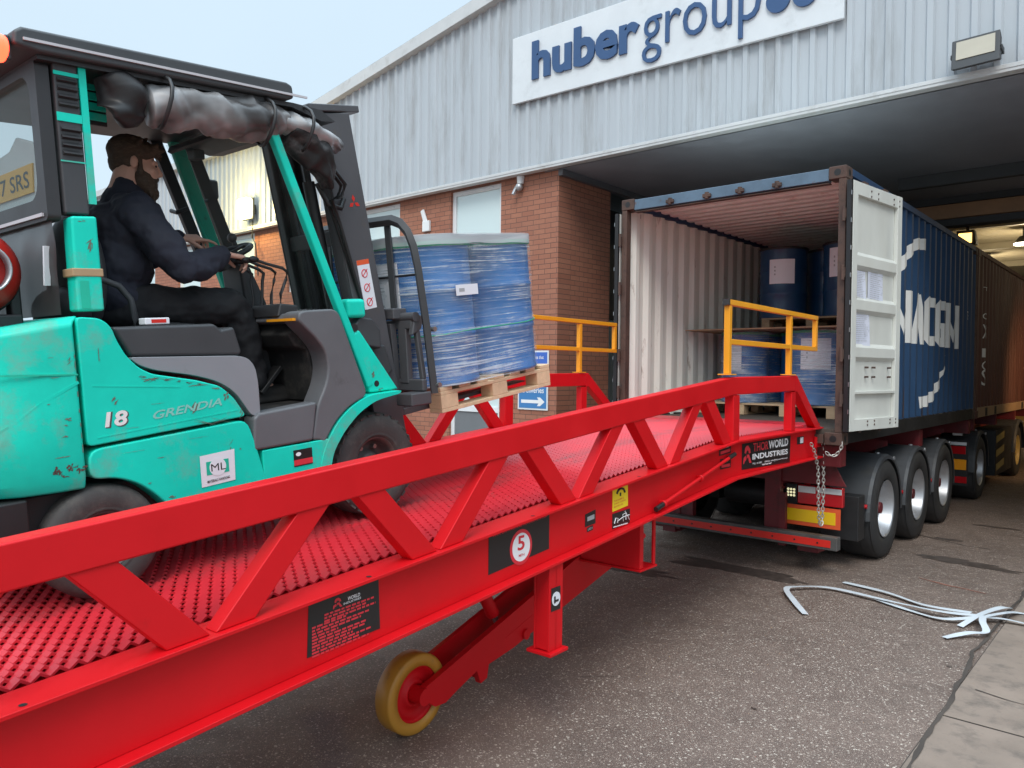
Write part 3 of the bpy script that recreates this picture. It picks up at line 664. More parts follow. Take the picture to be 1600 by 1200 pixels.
for a_, b_ in (((1.125, -1.23, Z(1.085)), (1.125, -1.13, Z(1.107))), ((1.125, -.13, Z(1.313)), (1.125, -.02, Z(1.335)))): mb = MB(); mb.cyl(a_, b_, .017, 12); mb.build('rod_end', 'black_decal', rp)
mb = MB()
for u, z in ((-1.13, 1.107), (-.6, 1.215)): mb.lathe([(.014, -.01), (.024, -.01), (.024, .01), (.014, .01), (.014, -.01)], (1.125, u, Z(z)), (0, 1, .2), 16); mb.box(1.095, 1.11, u - .01, u + .01, Z(z) - .02, Z(z) + .02)
mb.build('rod_clip', 'ramp_red', rp)
# stickers on the near beam web
XW = 1.0945
def decal(name, quad, mat, parent=None, lift=0.):
    mb = MB(); P = [Vector((XW + lift, u, Z(z))) for u, z in quad]; mb.add([p for p in P] + [p + Vector((.0015, 0, 0)) for p in P], [(0, 1, 2, 3), (7, 6, 5, 4)] + [(i, i + 4, (i + 1) % 4 + 4, (i + 1) % 4) for i in range(4)])
    return mb.build(name, mat, parent or rp)
def dtext(name, items, mat, parent, lift=.0025):
    mb = MB()
    for txt, u, z, w, h, bold, shear, sl_ in items: put_text(mb, txt, (XW + lift, u, Z(z)), (0, 1, sl_), (0, 0, 1), w, h, bold, shear)
    return mb.build(name, mat, parent, recalc=False)
def helm(mb, u, z, w, h, sl_=0., lift=.0025):           # stylised hammer and helmet emblem
    for poly in (((.30, .98), (.55, 1.0), (.78, .80), (.86, .55), (.62, .55), (.60, .68), (.48, .74), (.36, .66), (.30, .55), (.14, .62), (.18, .85)),
                 ((.40, .50), (.66, .50), (.90, .12), (1.0, .0), (.72, .0), (.64, .18), (.56, .32), (.44, .30), (.42, .18)),
                 ((.04, .36), (.28, .46), (.36, .34), (.34, .2), (.18, .16), (.10, .02), (.0, .0), (.0, .2))):
        mb.add([(XW + lift, u + a * w, Z(z + b * h + sl_ * a * w)) for a, b in poly], [tuple(range(len(poly)))])
q = decal('maker_plate', [(.19, 1.195), (1.26, 1.16), (1.27, 1.395), (.19, 1.395)], 'black_decal')
dtext('red_lettering', [('THOR', .41, 1.318, .33, .068, .012, 0, -.01)], 'decal_red', q)
dtext('white_lettering', [('WORLD', .745, 1.316, .46, .068, .03, 0, -.01), ('INDUSTRIES', .40, 1.255, .80, .046, .03, 0, -.02), ('TEL: 01283     EMAIL: info@thorworld.co.uk', .40, 1.213, .80, .018, .012, 0, -.02), ('www', .60, 1.192, .22, .012, .03, 0, -.02)], 'white_print', q)
mb = MB(); helm(mb, .215, 1.235, .17, .14); mb.build('emblem', 'decal_red', q, recalc=False)
q = decal('lifting_plate', [(1.44, 1.305), (1.61, 1.30), (1.62, 1.37), (1.44, 1.37)], 'black_decal')
decal('white_mark', [(1.52, 1.31), (1.60, 1.31), (1.60, 1.362), (1.52, 1.362)], 'label_white', q, .002)
for a, b in (((-.23, 1.335), (-.02, 1.345)), ((-.21, 1.235), (-.02, 1.235))):
    q = decal('warning_plate', [(a[0], a[1]), (b[0], b[1]), (b[0], b[1] + .075), (a[0], a[1] + .075)], 'black_decal')
    decal('red_text_block', [(a[0] + .02, a[1] + .01), (b[0] - .02, b[1] + .01), (b[0] - .02, b[1] + .032), (a[0] + .02, a[1] + .032)], 'decal_red', q, .002)
    decal('white_mark', [(a[0] + .10, a[1] + .053), (a[0] + .16, a[1] + .056), (a[0] + .16, a[1] + .068), (a[0] + .10, a[1] + .062)], 'label_white', q, .002)
def sheared(u0, u1, z0, z1): return [(u0, z0 + SL * 0), (u1, z0 + SL * (u1 - u0)), (u1, z1 + SL * (u1 - u0)), (u0, z1)]
q = decal('speed_plate', sheared(-2.80, -2.32, .985, 1.185), 'black_decal')
dtext('red_lettering', [('MAX. DRIVING AND REVERSING SPEED', -2.77, 1.158, .43, .018, .01, 0, SL)], 'decal_red', q)
mb = MB(); c0 = (-2.555, 1.075)
mb.cyl((XW + .0016, c0[0], Z(c0[1])), (XW + .0026, c0[0], Z(c0[1])), .088, 40); mb.build('red_ring', 'decal_red', q)
mb = MB(); mb.cyl((XW + .0027, c0[0], Z(c0[1])), (XW + .0036, c0[0], Z(c0[1])), .070, 40); mb.build('white_disc', 'white_print', q)
dtext('number', [('5', -2.585, 1.06, .056, .072, .02, 0, 0), ('MPH', -2.575, 1.028, .045, .014, .01, 0, 0)], 'decal_red', q, .0042)
q = decal('instruction_plate', [(-3.815, .885), (-3.465, .905), (-3.475, 1.105), (-3.81, 1.08)], 'black_decal')
rows = []
for k in range(13):
    z = 1.025 - k * .0118; w = [.24, .20, .25, .16, .27, .23, .12, .26, .25, .19, .28, .22, .27][k]; rows.append((-3.795 if k > 2 else -3.74, z - .004, w, .0075))
mb = MB()
for u, z, w, hh in rows:
    p = u
    while p < u + w:
        l_ = random.uniform(.012, .035); l_ = min(l_, u + w - p); s0 = .06 * (p - u); s1 = .06 * (p + l_ - u)
        mb.add([(XW + .0025, p, Z(z + s0)), (XW + .0025, p + l_, Z(z + s1)), (XW + .0025, p + l_, Z(z + s1 + hh)), (XW + .0025, p, Z(z + s0 + hh))], [(0, 1, 2, 3)]); p += l_ + .006
mb.build('red_text', 'decal_red', q, recalc=False)
mb = MB(); helm(mb, -3.70, 1.037, .045, .038, .06); mb.build('emblem', 'decal_red', q, recalc=False)
dtext('white_lettering', [('WORLD', -3.63, 1.055, .06, .014, .02, .2, .07), ('INDUSTRIES', -3.65, 1.042, .085, .008, .01, 0, .07)], 'white_print', q)
q = decal('serial_plate', [(-1.985, 1.085), (-1.88, 1.092), (-1.88, 1.17), (-1.985, 1.155)], 'black_decal')
decal('grey_panel', [(-1.965, 1.115), (-1.895, 1.12), (-1.895, 1.145), (-1.965, 1.138)], 'grey_print', q, .002)
q = decal('approval_plate', [(-1.965, 1.055), (-1.905, 1.06), (-1.905, 1.085), (-1.965, 1.078)], 'black_decal')
dtext('white_lettering', [('UKCA', -1.96, 1.061, .05, .014, .01, 0, SL)], 'grey_print', q)
q = decal('yellow_label', [(-1.70, 1.130), (-1.525, 1.145), (-1.53, 1.285), (-1.70, 1.268)], 'decal_yellow')
mb = MB(); cu, cz = -1.612, 1.225; arc = [(cu + .045 * math.cos(a), cz + .032 * math.sin(a)) for a in [R(t) for t in range(10, 190, 20)]]
mb.tube([(XW + .003, a, Z(b)) for a, b in arc], .007, 6); mb.box(XW + .002, XW + .004, cu - .01, cu + .004, Z(cz - .012), Z(cz + .008)); mb.build('symbol', 'black_decal', q)
dtext('red_lettering', [('THIS RAMP IS', -1.685, 1.185, .11, .009, .005, 0, SL), ('CHECK CHAINS', -1.685, 1.168, .13, .009, .005, 0, SL), ('BEFORE USE', -1.685, 1.150, .10, .009, .005, 0, SL)], 'decal_red', q)
q = decal('diagram_plate', [(-1.70, 1.03), (-1.50, 1.04), (-1.50, 1.125), (-1.70, 1.118)], 'black_decal')
mb = MB(); mb.tube([(XW + .003, u, Z(z)) for u, z in ((-1.68, 1.06), (-1.665, 1.09), (-1.64, 1.085), (-1.645, 1.06))], .0028, 6)
mb.tube([(XW + .003, u, Z(z)) for u, z in ((-1.64, 1.07), (-1.58, 1.085), (-1.51, 1.088))], .0025, 6); mb.tube([(XW + .003, u, Z(z)) for u, z in ((-1.58, 1.06), (-1.585, 1.10), (-1.55, 1.105), (-1.55, 1.065))], .0028, 6); mb.tube([(XW + .003, u, Z(z)) for u, z in ((-1.56, 1.115), (-1.53, 1.085), (-1.51, 1.06))], .0025, 6)
mb.box(XW + .002, XW + .004, -1.69, -1.53, Z(1.038), Z(1.043)); mb.build('line_drawing', 'white_print', q)

# chains: each one a run of oval links
def chain(name, pts, label, group='ramp safety chains'):
    P = [Vector(p) for p in pts]; L = [0]
    for a, b in zip(P[:-1], P[1:]): L.append(L[-1] + (b - a).length)
    def at(s):
        for i in range(len(P) - 1):
            if s <= L[i + 1] or i == len(P) - 2: return P[i].lerp(P[i + 1], (s - L[i]) / (L[i + 1] - L[i]))
    mb = MB(); n = int(L[-1] / .034)
    for i in range(n):
        a = at(i * .034); b = at(min(L[-1], (i + 1) * .034)); t = (b - a).normalized(); c = (a + b) / 2
        s1 = t.cross(Vector((.3, 1, .2))).normalized(); s2 = t.cross(s1); s_ = (s1 + s2 if i % 2 else s1 - s2).normalized()
        ring = [c + t * (.0255 * math.cos(q_)) + s_ * (.0125 * math.sin(q_)) for q_ in [2 * math.pi * k / 12 for k in range(12)]]
        mb.tube(ring, .0042, 6, True, up=t.cross(s_))
    o = mb.build(name, 'chain', None); tag(o, label, 'chain', group); return o
def rw(x, u, z): return RO + RROT @ Vector((x, u, z - ZR))
chain('safety_chain', [rw(1.135, 1.70, 1.30), rw(1.15, 1.76, 1.22), rw(1.152, 1.87, 1.05), rw(1.154, 1.88, .8), rw(1.154, 1.90, .6), rw(1.153, 1.95, .51), rw(1.15, 2.0, .50), rw(1.145, 2.04, .56), rw(1.145, 2.06, .8), rw(1.14, 2.065, 1.1), rw(1.13, 2.06, 1.33)], 'galvanised chain hanging in a long loop from the end of the ramp beam')
chain('safety_chain', [Vector((1.10, -.06, 1.21)), Vector((1.13, -.04, 1.175)), Vector((1.18, -.02, 1.19)), Vector((1.215, -.01, 1.25)), Vector((1.23, -.01, 1.30)), Vector((1.20, .01, 1.31))], 'short galvanised chain hooked from the ramp end to the container corner')

# ------------------------------------------------------------------ containers
HW, CZ, CH, CL = 1.219, 1.274, 2.591, 6.058
PIT, DEP = .278, .036
CBR = [(0, 0), (.072, 0), (.140, DEP), (.210, DEP), (.278, 0)]
def corr(t):
    t = t % PIT
    for (a, u), (b, v) in zip(CBR[:-1], CBR[1:]):
        if t <= b: return u + (v - u) * (t - a) / (b - a)
    return 0
def cpts(L):
    out = []; k = 0
    while True:
        for a, u in CBR[:-1]:
            if k * PIT + a >= L: out.append((L, corr(L))); return out
            out.append((k * PIT + a, u))
        k += 1
def side_sheet(mb, sx, y0, y1, z0, z1, out=0.):
    vs = []; P = cpts(y1 - y0)
    for t, u in P: x = sx * (HW - .012 - u + out); vs += [(x, y0 + t, z0), (x, y0 + t, z1)]
    mb.add(vs, [(2 * i, 2 * i + 2, 2 * i + 3, 2 * i + 1) for i in range(len(P) - 1)])
def container(label, y0, skin, rail, post, group, open_rear):
    t = thing('shipping_container', label, 'container', (0, y0, CZ), group=group)
    mb = MB(); side_sheet(mb, 1, .10, CL - .10, .16, CH - .07); mb.build('side_wall', skin, t, recalc=False)
    mb = MB(); side_sheet(mb, -1, .10, CL - .10, .16, CH - .07); mb.build('side_wall', skin, t, recalc=False)
    mb = MB()
    for sx in (1, -1): mb.box(*sorted((sx * (HW - .06), sx * HW)), .18, CL - .18, CH - .075, CH - .005)
    mb.build('top_rail', skin, t, .006)
    mb = MB()
    for sx in (1, -1): mb.box(*sorted((sx * (HW - .05), sx * (HW - .002))), .18, CL - .18, .01, .165)
    mb.build('bottom_rail', rail, t, .005)
    for sx in (1, -1):
        for y in (0, CL - .1): mb = MB(); mb.box(*sorted((sx * (HW - .07), sx * (HW - .004))), y + .004, y + .096, .119, CH - .119); mb.build('corner_post', post, t, .006)
    for sx in (1, -1):
        for y in (0, CL - .178):
            for z in (0, CH - .118):
                c = MB(); xa, xb = sorted((sx * (HW - .162), sx * HW)); c.box(xa, xb, y, y + .178, z, z + .118)
                c.mi = 1; cx = (xa + xb) / 2
                if y == 0: c.lathe([(.0, 0), (.032, 0)], (cx, -.0012, z + .059), (0, -1, 0), 20)
                c.lathe([(.0, 0), (.032, 0)], (sx * (HW + .0012), y + .09, z + .059), (sx, 0, 0), 20)
                c.build('corner_casting', [post, 'gasket'], t, .008)
    mb = MB(); P = []; vs = []; n = int((CL - .1) / .21)
    for i in range(n):
        for u, dd in ((0, 0), (.08, 0), (.1, .02), (.19, .02)): P.append((.05 + i * .21 + u, dd))
    for y, dd in P: vs += [(-HW + .05, y, CH - .012 - dd), (HW - .05, y, CH - .012 - dd)]
    mb.add(vs, [(2 * i, 2 * i + 1, 2 * i + 3, 2 * i + 2) for i in range(len(P) - 1)]); mb.build('roof', 'roof_brown' if open_rear else skin, t, recalc=False)
    mb = MB(); mb.box(-HW + .06, HW - .06, .03, CL - .05, .10, .148); mb.build('floor', 'cont_floor', t)
    mb = MB(); mb.box(-HW + .06, HW - .06, CL - .06, CL - .02, .15, CH - .06); mb.build('front_wall', skin, t)
    mb = MB(); mb.box(-HW + .17, HW - .17, .0, .09, .01, .098); mb.build('door_sill', post, t, .006)
    if not open_rear:
        mb = MB(); mb.box(-HW + .08, HW - .08, .02, .06, .12, CH - .12); mb.build('door', skin, t)
    return t
c1 = container('open ended dark blue shipping container with white lettering, loaded with drums', 0, 'cont_blue', 'gasket', 'rust', 'shipping containers on the vehicles', True)
c2 = container('dark red shipping container lit from below behind the blue one', CL + .05, 'cont_red', 'rail_tan', 'cont_red', 'shipping containers on the vehicles', False)
mb = MB()
for y in (.75, 1.55, 4.4, 5.2): mb.box(HW - .003, HW + .001, y, y + .17, .02, .15)
mb.build('fork_slot', 'gasket', c2)
# inner linings, header and door gear of the open container
mb = MB(); side_sheet(mb, -1, .10, CL - .1, .150, CH - .06, -.005); mb.build('inner_lining', 'inner_cream', c1, recalc=False)
mb = MB(); side_sheet(mb, 1, .10, CL - .1, .150, CH - .06, -.005); mb.build('inner_lining', 'inner_cream', c1, recalc=False)
mb = MB(); mb.prism([(.005, CH - .128), (.085, CH - .138), (.095, CH - .008), (.012, CH - .012)], -HW + .163, HW - .163, 0); mb.build('header', 'header_blue', c1, .006)
mb = MB(); mb.box(-HW + .163, HW - .163, .02, .09, CH - .150, CH - .14); mb.build('header_edge', 'rust', c1)
for x in (-.60, -.17, .19, .57):
    mb = MB(); mb.box(x - .045, x + .045, -.03, .004, CH - .112, CH - .075); mb.cyl((x, -.012, CH - .125), (x, -.012, CH - .06), .022, 12); mb.build('bar_keeper', 'rust', c1, .006)
def door(sx, loc, ang, plain):
    e = bpy.data.objects.new('door', None); COL.objects.link(e); e.parent = c1; e.location = loc; e.rotation_euler = (0, 0, ang)
    w = 1.10; z0, z1 = .135, 2.44
    def q(a, b): return sorted((sx * a, sx * b))
    mb = MB(); mb.box(*q(0, .012), .03, w, z0, z1)
    for a, b in ((.03, .13), (w - .10, w)): mb.box(*q(.0125, .05), a, b, z0, z1)
    for a, b in ((z1 - .12, z1), (z0, z0 + .11)): mb.box(*q(.0125, .048), .1305, w - .1005, a, b)
    for zc in (.50, .87, 1.31, 1.72):                   # pressed ribs between the flat panels
        mb.prism([((sx * .0125), zc - .085), (sx * .046, zc - .045), (sx * .046, zc + .045), (sx * .0125, zc + .085)], .1305, w - .1005, 1) if zc > .6 else mb.box(*q(.0125, .05), .1305, w - .1005, zc - .02, zc + .006)
    leaf = mb
    mb = MB(); mb.box(*q(.004, .046), -.004, .0295, z0, z1); mb.build('door_gasket', 'gasket', e)
    mb = MB(); mb.box(*q(.0, .04), w + .0005, w + .02, z0, z1) if plain else None
    for k in range(9): mb.box(*q(.0465, .052), -.008, .02, .3 + k * .25, .34 + k * .25)
    mb.build('gasket_clip', 'steel', e)
    for k in range(4):
        b = MB(); z = (z0 + .3, .85, 1.6, z1 - .3)[k]; b.cyl((sx * -.022, -.005, z - .07), (sx * -.022, -.005, z + .07), .016, 12); b.box(*q(-.022, -.001), -.005, .12, z - .045, z + .045); b.build('hinge', 'rust', e, .004)
    b = MB()
    for y in (.42, .86):
        b.cyl((sx * -.035, y, z0 - .03), (sx * -.035, y, z1 + .06), .017, 12); b.box(*q(-.06, -.01), y - .05, y + .05, z1 + .0, z1 + .05)
    b.build('lock_rod', 'rust', e)
    b = leaf; b.mi = 1
    for y in (.40, .55, .9, 1.03):
        for z in (z1 - .05, z1 - .10, z0 + .05, z0 + .085, .64, .73): b.cyl((sx * .0475, y, z), (sx * (.0525 if z > 2 or z < .3 else .016), y, z), .010, 8)
    b.build('door_leaf', ['door_cream', 'rust'], e, .005)
    return e
dr = door(1, (HW + .014, -.03, 0), R(-7.6), False)
dl = door(-1, (-HW - .014, -.03, 0), R(4), True)
# lettering painted on the corrugated side
def side_paint(name, mb0, parent, mat='letter_white'):
    bm = bmesh.new()
    for f, in [(None,)]:
        vs = [bm.verts.new(v) for v in mb0.v]
        for fc in mb0.f:
            try: bm.faces.new([vs[i] for i in fc])
            except ValueError: pass
    y = .10; k = 0
    while y + k * PIT < CL:
        for a, _ in CBR[:-1]:
            bmesh.ops.bisect_plane(bm, geom=bm.verts[:] + bm.edges[:] + bm.faces[:], plane_co=(0, y + k * PIT + a, 0), plane_no=(0, 1, 0))
        k += 1
    for v in bm.verts: v.co.x = HW - .012 - corr(v.co.y - .10) + .003
    me = bpy.data.meshes.new(name); bm.to_mesh(me); bm.free(); o = bpy.data.objects.new(name, me); COL.objects.link(o); me.materials.append(M[mat]); o.parent = parent; return o
m0 = MB(); z0 = 1.03
STROKES = {'C': [(0, .12, .3, .88, 0), [(.0, .12), (.18, 0), (1, 0), (1, .2), (.3, .2), (.3, .12)], [(0, .88), (.3, .88), (.3, .8), (1, .8), (1, 1), (.18, 1)]],
           'G': [(0, .12, .3, .88, 0), [(.0, .12), (.18, 0), (.98, 0), (.98, .2), (.3, .2), (.3, .12)], [(0, .88), (.3, .88), (.3, .8), (.98, .8), (.98, 1), (.18, 1)], (.7, .2, .98, .52, 0), (.5, .40, .6999, .52, 0)],
           'A': [[(0, 0), (.28, 0), (.47, .98), (.28, 1)], [(.72, 0), (1, 0), (.72, 1), (.53, .98)], [(.36, .2), (.64, .2), (.60, .36), (.40, .36)]],
           'M': [(0, 0, .26, 1, 0), (.74, 0, 1, 1, 0), [(.2605, .72), (.2605, 1), (.4995, .42), (.4995, .12)], [(.7395, .72), (.7395, 1), (.5005, .42), (.5005, .12)]]}
for ch, a, b in (('C', .28, .95), ('M', 1.70, 2.42), ('A', 2.50, 2.98), ('C', 3.09, 3.50), ('G', 3.65, 4.06), ('M', 4.21, 4.87)):
    for q in STROKES[ch]:
        if isinstance(q, tuple): q = [(q[0], q[1]), (q[2], q[1]), (q[2], q[3]), (q[0], q[3])]
        m0.add([(0, a + u * (b - a), z0 + v * .60) for u, v in q], [tuple(range(len(q)))])
side_paint('lettering', m0, c1)
m0 = MB()
m0.add([(0, y, z) for y, z in ((1.4, 1.55), (1.85, 1.90), (2.3, 2.16), (2.6, 2.27), (2.98, 2.31), (2.98, 2.17), (2.65, 2.15), (2.4, 2.06), (2.0, 1.82), (1.5, 1.5))], [tuple(range(10))])
m0.add([(0, y, z) for y, z in ((2.84, .40), (3.1, .40), (3.45, .46), (3.75, .60), (4.0, .74), (4.22, .93), (4.05, .72), (3.8, .50), (3.5, .34), (3.2, .27), (2.86, .26))], [tuple(range(11))])
side_paint('swoosh', m0, c1)
m0 = MB(); put_text(m0, 'TEU', (0, 5.40, 1.47), (0, 1, 0), (0, 0, 1), .1, .12); side_paint('small_mark', m0, c1)
m0 = MB()
for k, (z, s) in enumerate(((2.0, .06), (1.55, .10), (1.25, .22), (.95, .14), (.75, .14), (.5, .26))): put_text(m0, 'TOXICS'[k], (0, .60, z), (0, 1, 0), (0, 0, 1), .17, s)
side_paint('lettering', m0, c2)
for y_, w_, za, zb in ((1.62, .05, .20, .62), (1.72, .03, .20, .50), (2.12, .05, .18, .55), (2.20, .02, .18, .40), (2.93, .03, .10, .30), (3.22, .025, .12, .33)):
    m0 = MB(); m0.add([(0, y_ - w_, za), (0, y_ + w_ * .8, za), (0, y_ + w_, za + (zb - za) * .5), (0, y_ + w_ * .3, zb), (0, y_ - w_ * .4, zb - .04), (0, y_ - w_ * .8, za + (zb - za) * .4)], [tuple(range(6))]); side_paint('rust_streak', m0, c1, 'rust')
# notices taped to the open door
def notice(y0, z0, w, h, tilt, label):
    t = thing('paper_notice', label, 'notice', (0, 0, 0), group='papers taped to the container door')
    t.matrix_world = Matrix.Translation((HW + .014, -.03, CZ)) @ Matrix.Rotation(R(-7.6), 4, 'Z') @ Matrix.Translation((.014, y0, z0)) @ Matrix.Rotation(tilt, 4, 'X')
    mb = MB(); vs = []; n = 8
    for i in range(n + 1):
        for j in range(n + 1):
            a, b = i / n, j / n; vs.append((.003 + .010 * max(0, noise.noise((a * 2 + y0 * 9, b * 2.5, z0))) + (.012 * (1 - b) ** 2 if a > .5 else 0), a * w, b * h))
    mb.add(vs, [(i * (n + 1) + j, (i + 1) * (n + 1) + j, (i + 1) * (n + 1) + j + 1, i * (n + 1) + j + 1) for i in range(n) for j in range(n)], True); mb.build('sheet', 'paper', t, recalc=False)
    mb = MB(); rnd = random.Random(int(y0 * 100 + z0 * 37))
    for r_ in range(16):
        z = h * (.93 - r_ * .052); p = w * .1
        while p < w * (.55 + .35 * rnd.random()):
            l = rnd.uniform(.008, .03); mb.add([(.018, p, z), (.018, p + l, z), (.018, p + l, z + .0045), (.018, p, z + .0045)], [(0, 1, 2, 3)]); p += l + .006
    mb.build('print', 'grey_print', t, recalc=False)
notice(.14, 1.33, .23, .30, .02, 'left and lower of the two overlapping upper papers on the white container door')
notice(.41, 1.31, .33, .37, -.03, 'larger right-hand upper paper taped to the white container door')
notice(.14, .92, .33, .36, .02, 'single lower paper with curled corner on the white container door')

# ------------------------------------------------------------------ pallets, drums, film
def make_pallet(label, group, mat='pine', lx=1.2, ly=1.0):
    t = thing('wooden_pallet', label, 'pallet', group=group)
    mb = MB(); n = 7; w = .098
    for i in range(n): y = -ly / 2 + i * (ly - w) / (n - 1); mb.box(-lx / 2, lx / 2, y, y + w, .122, .144)
    mb.build('deck_boards', mat, t, .003)
    mb = MB()
    for x in (-lx / 2, -.05, lx / 2 - .1): mb.box(x, x + .1, -ly / 2, ly / 2, .1, .1215)
    mb.build('cross_boards', mat, t, .003)
    for x in (-lx / 2, -.05, lx / 2 - .1):
        for y in (-ly / 2, -.07, ly / 2 - .14):
            b = MB(); b.box(x, x + .1, y, y + .14, .0225, .0995); b.build('block', mat, t, .003)
    mb = MB()
    for x in (-lx / 2, -.05, lx / 2 - .1): mb.box(x, x + .1, -ly / 2, ly / 2, 0, .022)
    mb.build('base_boards', mat, t, .003)
    return t
DR = [(0, 0), (.275, 0), (.287, .006), (.287, .02), (.281, .03), (.281, .28), (.288, .295), (.288, .31), (.281, .325), (.281, .56), (.288, .575), (.288, .59), (.281, .605), (.281, .84), (.288, .852), (.288, .872), (.276, .876), (.272, .862), (0, .860)]
def make_drum(label, group, mat='cargo_blue'):
    t = thing('steel_drum', label, 'drum', group=group)
    mb = MB(); mb.lathe(DR, (0, 0, 0), (0, 0, 1), 44); mb.build('body', mat, t)
    mb = MB(); mb.lathe([(.289, .845), (.295, .852), (.295, .870), (.289, .877)], (0, 0, 0), (0, 0, 1), 44); mb.cyl((.12, 0, .861), (.12, 0, .874), .03, 14); mb.build('lid_ring', 'strap_green' if mat == 'cargo_blue' else 'gasket', t)
    return t
def drum_label(d, a0, w, z0, h, mat='label_white'):     # a sheet bent round the drum, centred at angle a0
    mb = MB(); vs = []; n = 8
    for i in range(n + 1):
        a = a0 + (i / n - .5) * w / .284
        for z in (z0, z0 + h): vs.append((.2905 * math.cos(a), .2905 * math.sin(a), z))
    mb.add(vs, [(2 * i, 2 * i + 2, 2 * i + 3, 2 * i + 1) for i in range(n)], True); lab = mb.build('label', mat, d, recalc=False)
    mb = MB(); vs = []
    a = a0 - w * .3 / .284
    for k in range(3):
        for a1, z in ((a, z0 + h * (.35 + .15 * k)), (a + .06, z0 + h * (.35 + .15 * k)), (a + .06, z0 + h * (.42 + .15 * k)), (a, z0 + h * (.42 + .15 * k))): vs.append((.2918 * math.cos(a1), .2918 * math.sin(a1), z))
    mb.add(vs, [(4 * k, 4 * k + 1, 4 * k + 2, 4 * k + 3) for k in range(3)]); mb.build('print', 'grey_print', lab, recalc=False)
def film(name, label, group, hx, hy, r, z0, z1, mat='wrap_film', seed=1, cap=True):
    t = thing(name, label, 'film', group=group); mb = MB(); ring = []; n = 10
    for cx, cy, a0 in ((hx - r, hy - r, 0), (-hx + r, hy - r, 90), (-hx + r, -hy + r, 180), (hx - r, -hy + r, 270)):
        for i in range(n + 1): a = R(a0 + 90 * i / n); ring.append((cx + r * math.cos(a), cy + r * math.sin(a)))
    full = []
    for i in range(len(ring)):
        a, b = Vector(ring[i]), Vector(ring[(i + 1) % len(ring)]); k = max(1, int((b - a).length / .04))
        for j in range(k): full.append(a.lerp(b, j / k))
    N = len(full); rows = 40; vs = []
    for j in range(rows + 1):
        z = z0 + (z1 - z0) * j / rows
        for p in full:
            k = 1 + .006 * noise.noise((p.x * 4 + seed, p.y * 4, z * 26)) + .010 * noise.noise((p.x * 3, p.y * 3 + seed, z * 5)) - .02 * (1 - abs(2 * j / rows - 1)) ** .8 * .3
            vs.append((p.x * k, p.y * k, z))
    mb.add(vs, [(j * N + i, j * N + (i + 1) % N, (j + 1) * N + (i + 1) % N, (j + 1) * N + i) for j in range(rows) for i in range(N)], True)
    mb.build('wrap', mat, t, recalc=False)
    if cap:
        mb = MB(); mb.add([(p.x * (1.004 + .006 * noise.noise((p.x * 9, p.y * 9, seed + q))), p.y * (1.004 + .006 * noise.noise((p.x * 9, p.y * 9, seed + q + 4))), z1 + dz_ + .012 * noise.noise((p.x * 5, p.y * 5, q)) * (q == 0)) for q, dz_ in ((0, -.05), (1, -.012), (2, .008)) for p in full], [(q * N + i, q * N + (i + 1) % N, (q + 1) * N + (i + 1) % N, (q + 1) * N + i) for q in range(2) for i in range(N)], True); mb.build('folded_rim', 'film_rim', t, recalc=False)
        mb = MB(); mb.add([(p.x * .985, p.y * .985, z1 + .004 + .006 * noise.noise((p.x * 6, p.y * 6, seed))) for p in full] + [(0, 0, z1 + .008)], [(i, (i + 1) % N, N) for i in range(N)], True); mb.build('top_sheet', 'cover_white', t, recalc=False)
    return t
# cargo inside the container
FZ = CZ + .149
G1 = 'pallets inside the container'; G2 = 'drums inside the container'
pal0 = make_pallet('pine pallet under the left-hand wrapped drums on the container floor', G1)
def place(o, loc, rz=0., label=None, group=None):
    o.matrix_world = Matrix.Translation(loc) @ Matrix.Rotation(rz, 4, 'Z')
    if label: o['label'] = label
    if group: o['group'] = group
    return o
place(pal0, (-.56, 2.22, FZ))
place(copy_tree(pal0), (.555, 2.16, FZ), 0, 'pine pallet under the right-hand wrapped drums on the container floor')
pal2 = make_pallet('brown pallet carrying the dark upper drums on top of the plywood sheets', G1, 'old_pine'); place(pal2, (.22, 2.40, 2.4755))
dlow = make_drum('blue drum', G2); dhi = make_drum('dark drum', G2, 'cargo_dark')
used = set()
ZL, ZU = FZ + .145, 2.4755 + .145
for src, loc, lab, stick in (
    (dlow, (-.62, 1.98, ZL), 'blue drum under film with a tall white sheet, lower left of the container load', [(-98, .23, .40, .36)]),
    (dlow, (-.02, 2.40, ZL), 'blue drum set back in the dark gap between the lower wrapped loads', [(-62, .13, .42, .10)]),
    (dlow, (-.62, 2.57, ZL), 'blue drum standing behind the film-wrapped one on the lower left pallet', []),
    (dlow, (.30, 1.90, ZL), 'blue drum with a broad white sheet under film, front left of the lower right pallet', [(-72, .34, .42, .36)]),
    (dlow, (.865, 1.90, ZL), 'blue drum at the container post, front right of the lower right pallet', [(-108, .18, .46, .09), (-70, .2, .44, .36)]),
    (dlow, (.30, 2.47, ZL), 'blue drum behind the broad white sheet on the lower right pallet', []),
    (dlow, (.865, 2.47, ZL), 'blue drum against the right wall at the back of the lower right pallet', []),
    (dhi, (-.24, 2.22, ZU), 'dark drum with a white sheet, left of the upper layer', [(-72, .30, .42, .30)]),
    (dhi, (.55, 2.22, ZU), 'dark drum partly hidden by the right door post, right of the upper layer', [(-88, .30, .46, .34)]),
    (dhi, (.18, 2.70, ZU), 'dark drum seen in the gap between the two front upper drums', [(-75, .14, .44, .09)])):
    o = src if src.name not in used else copy_tree(src); used.add(src.name)
    if o is not src:
        for k in kids(o):
            if k.name.startswith('label'):
                for kk in kids(k): bpy.data.objects.remove(kk)
                bpy.data.objects.remove(k)
    place(o, loc, 0, lab)
    for a0, w, z0, h in stick: drum_label(o, R(a0), w, z0, h)
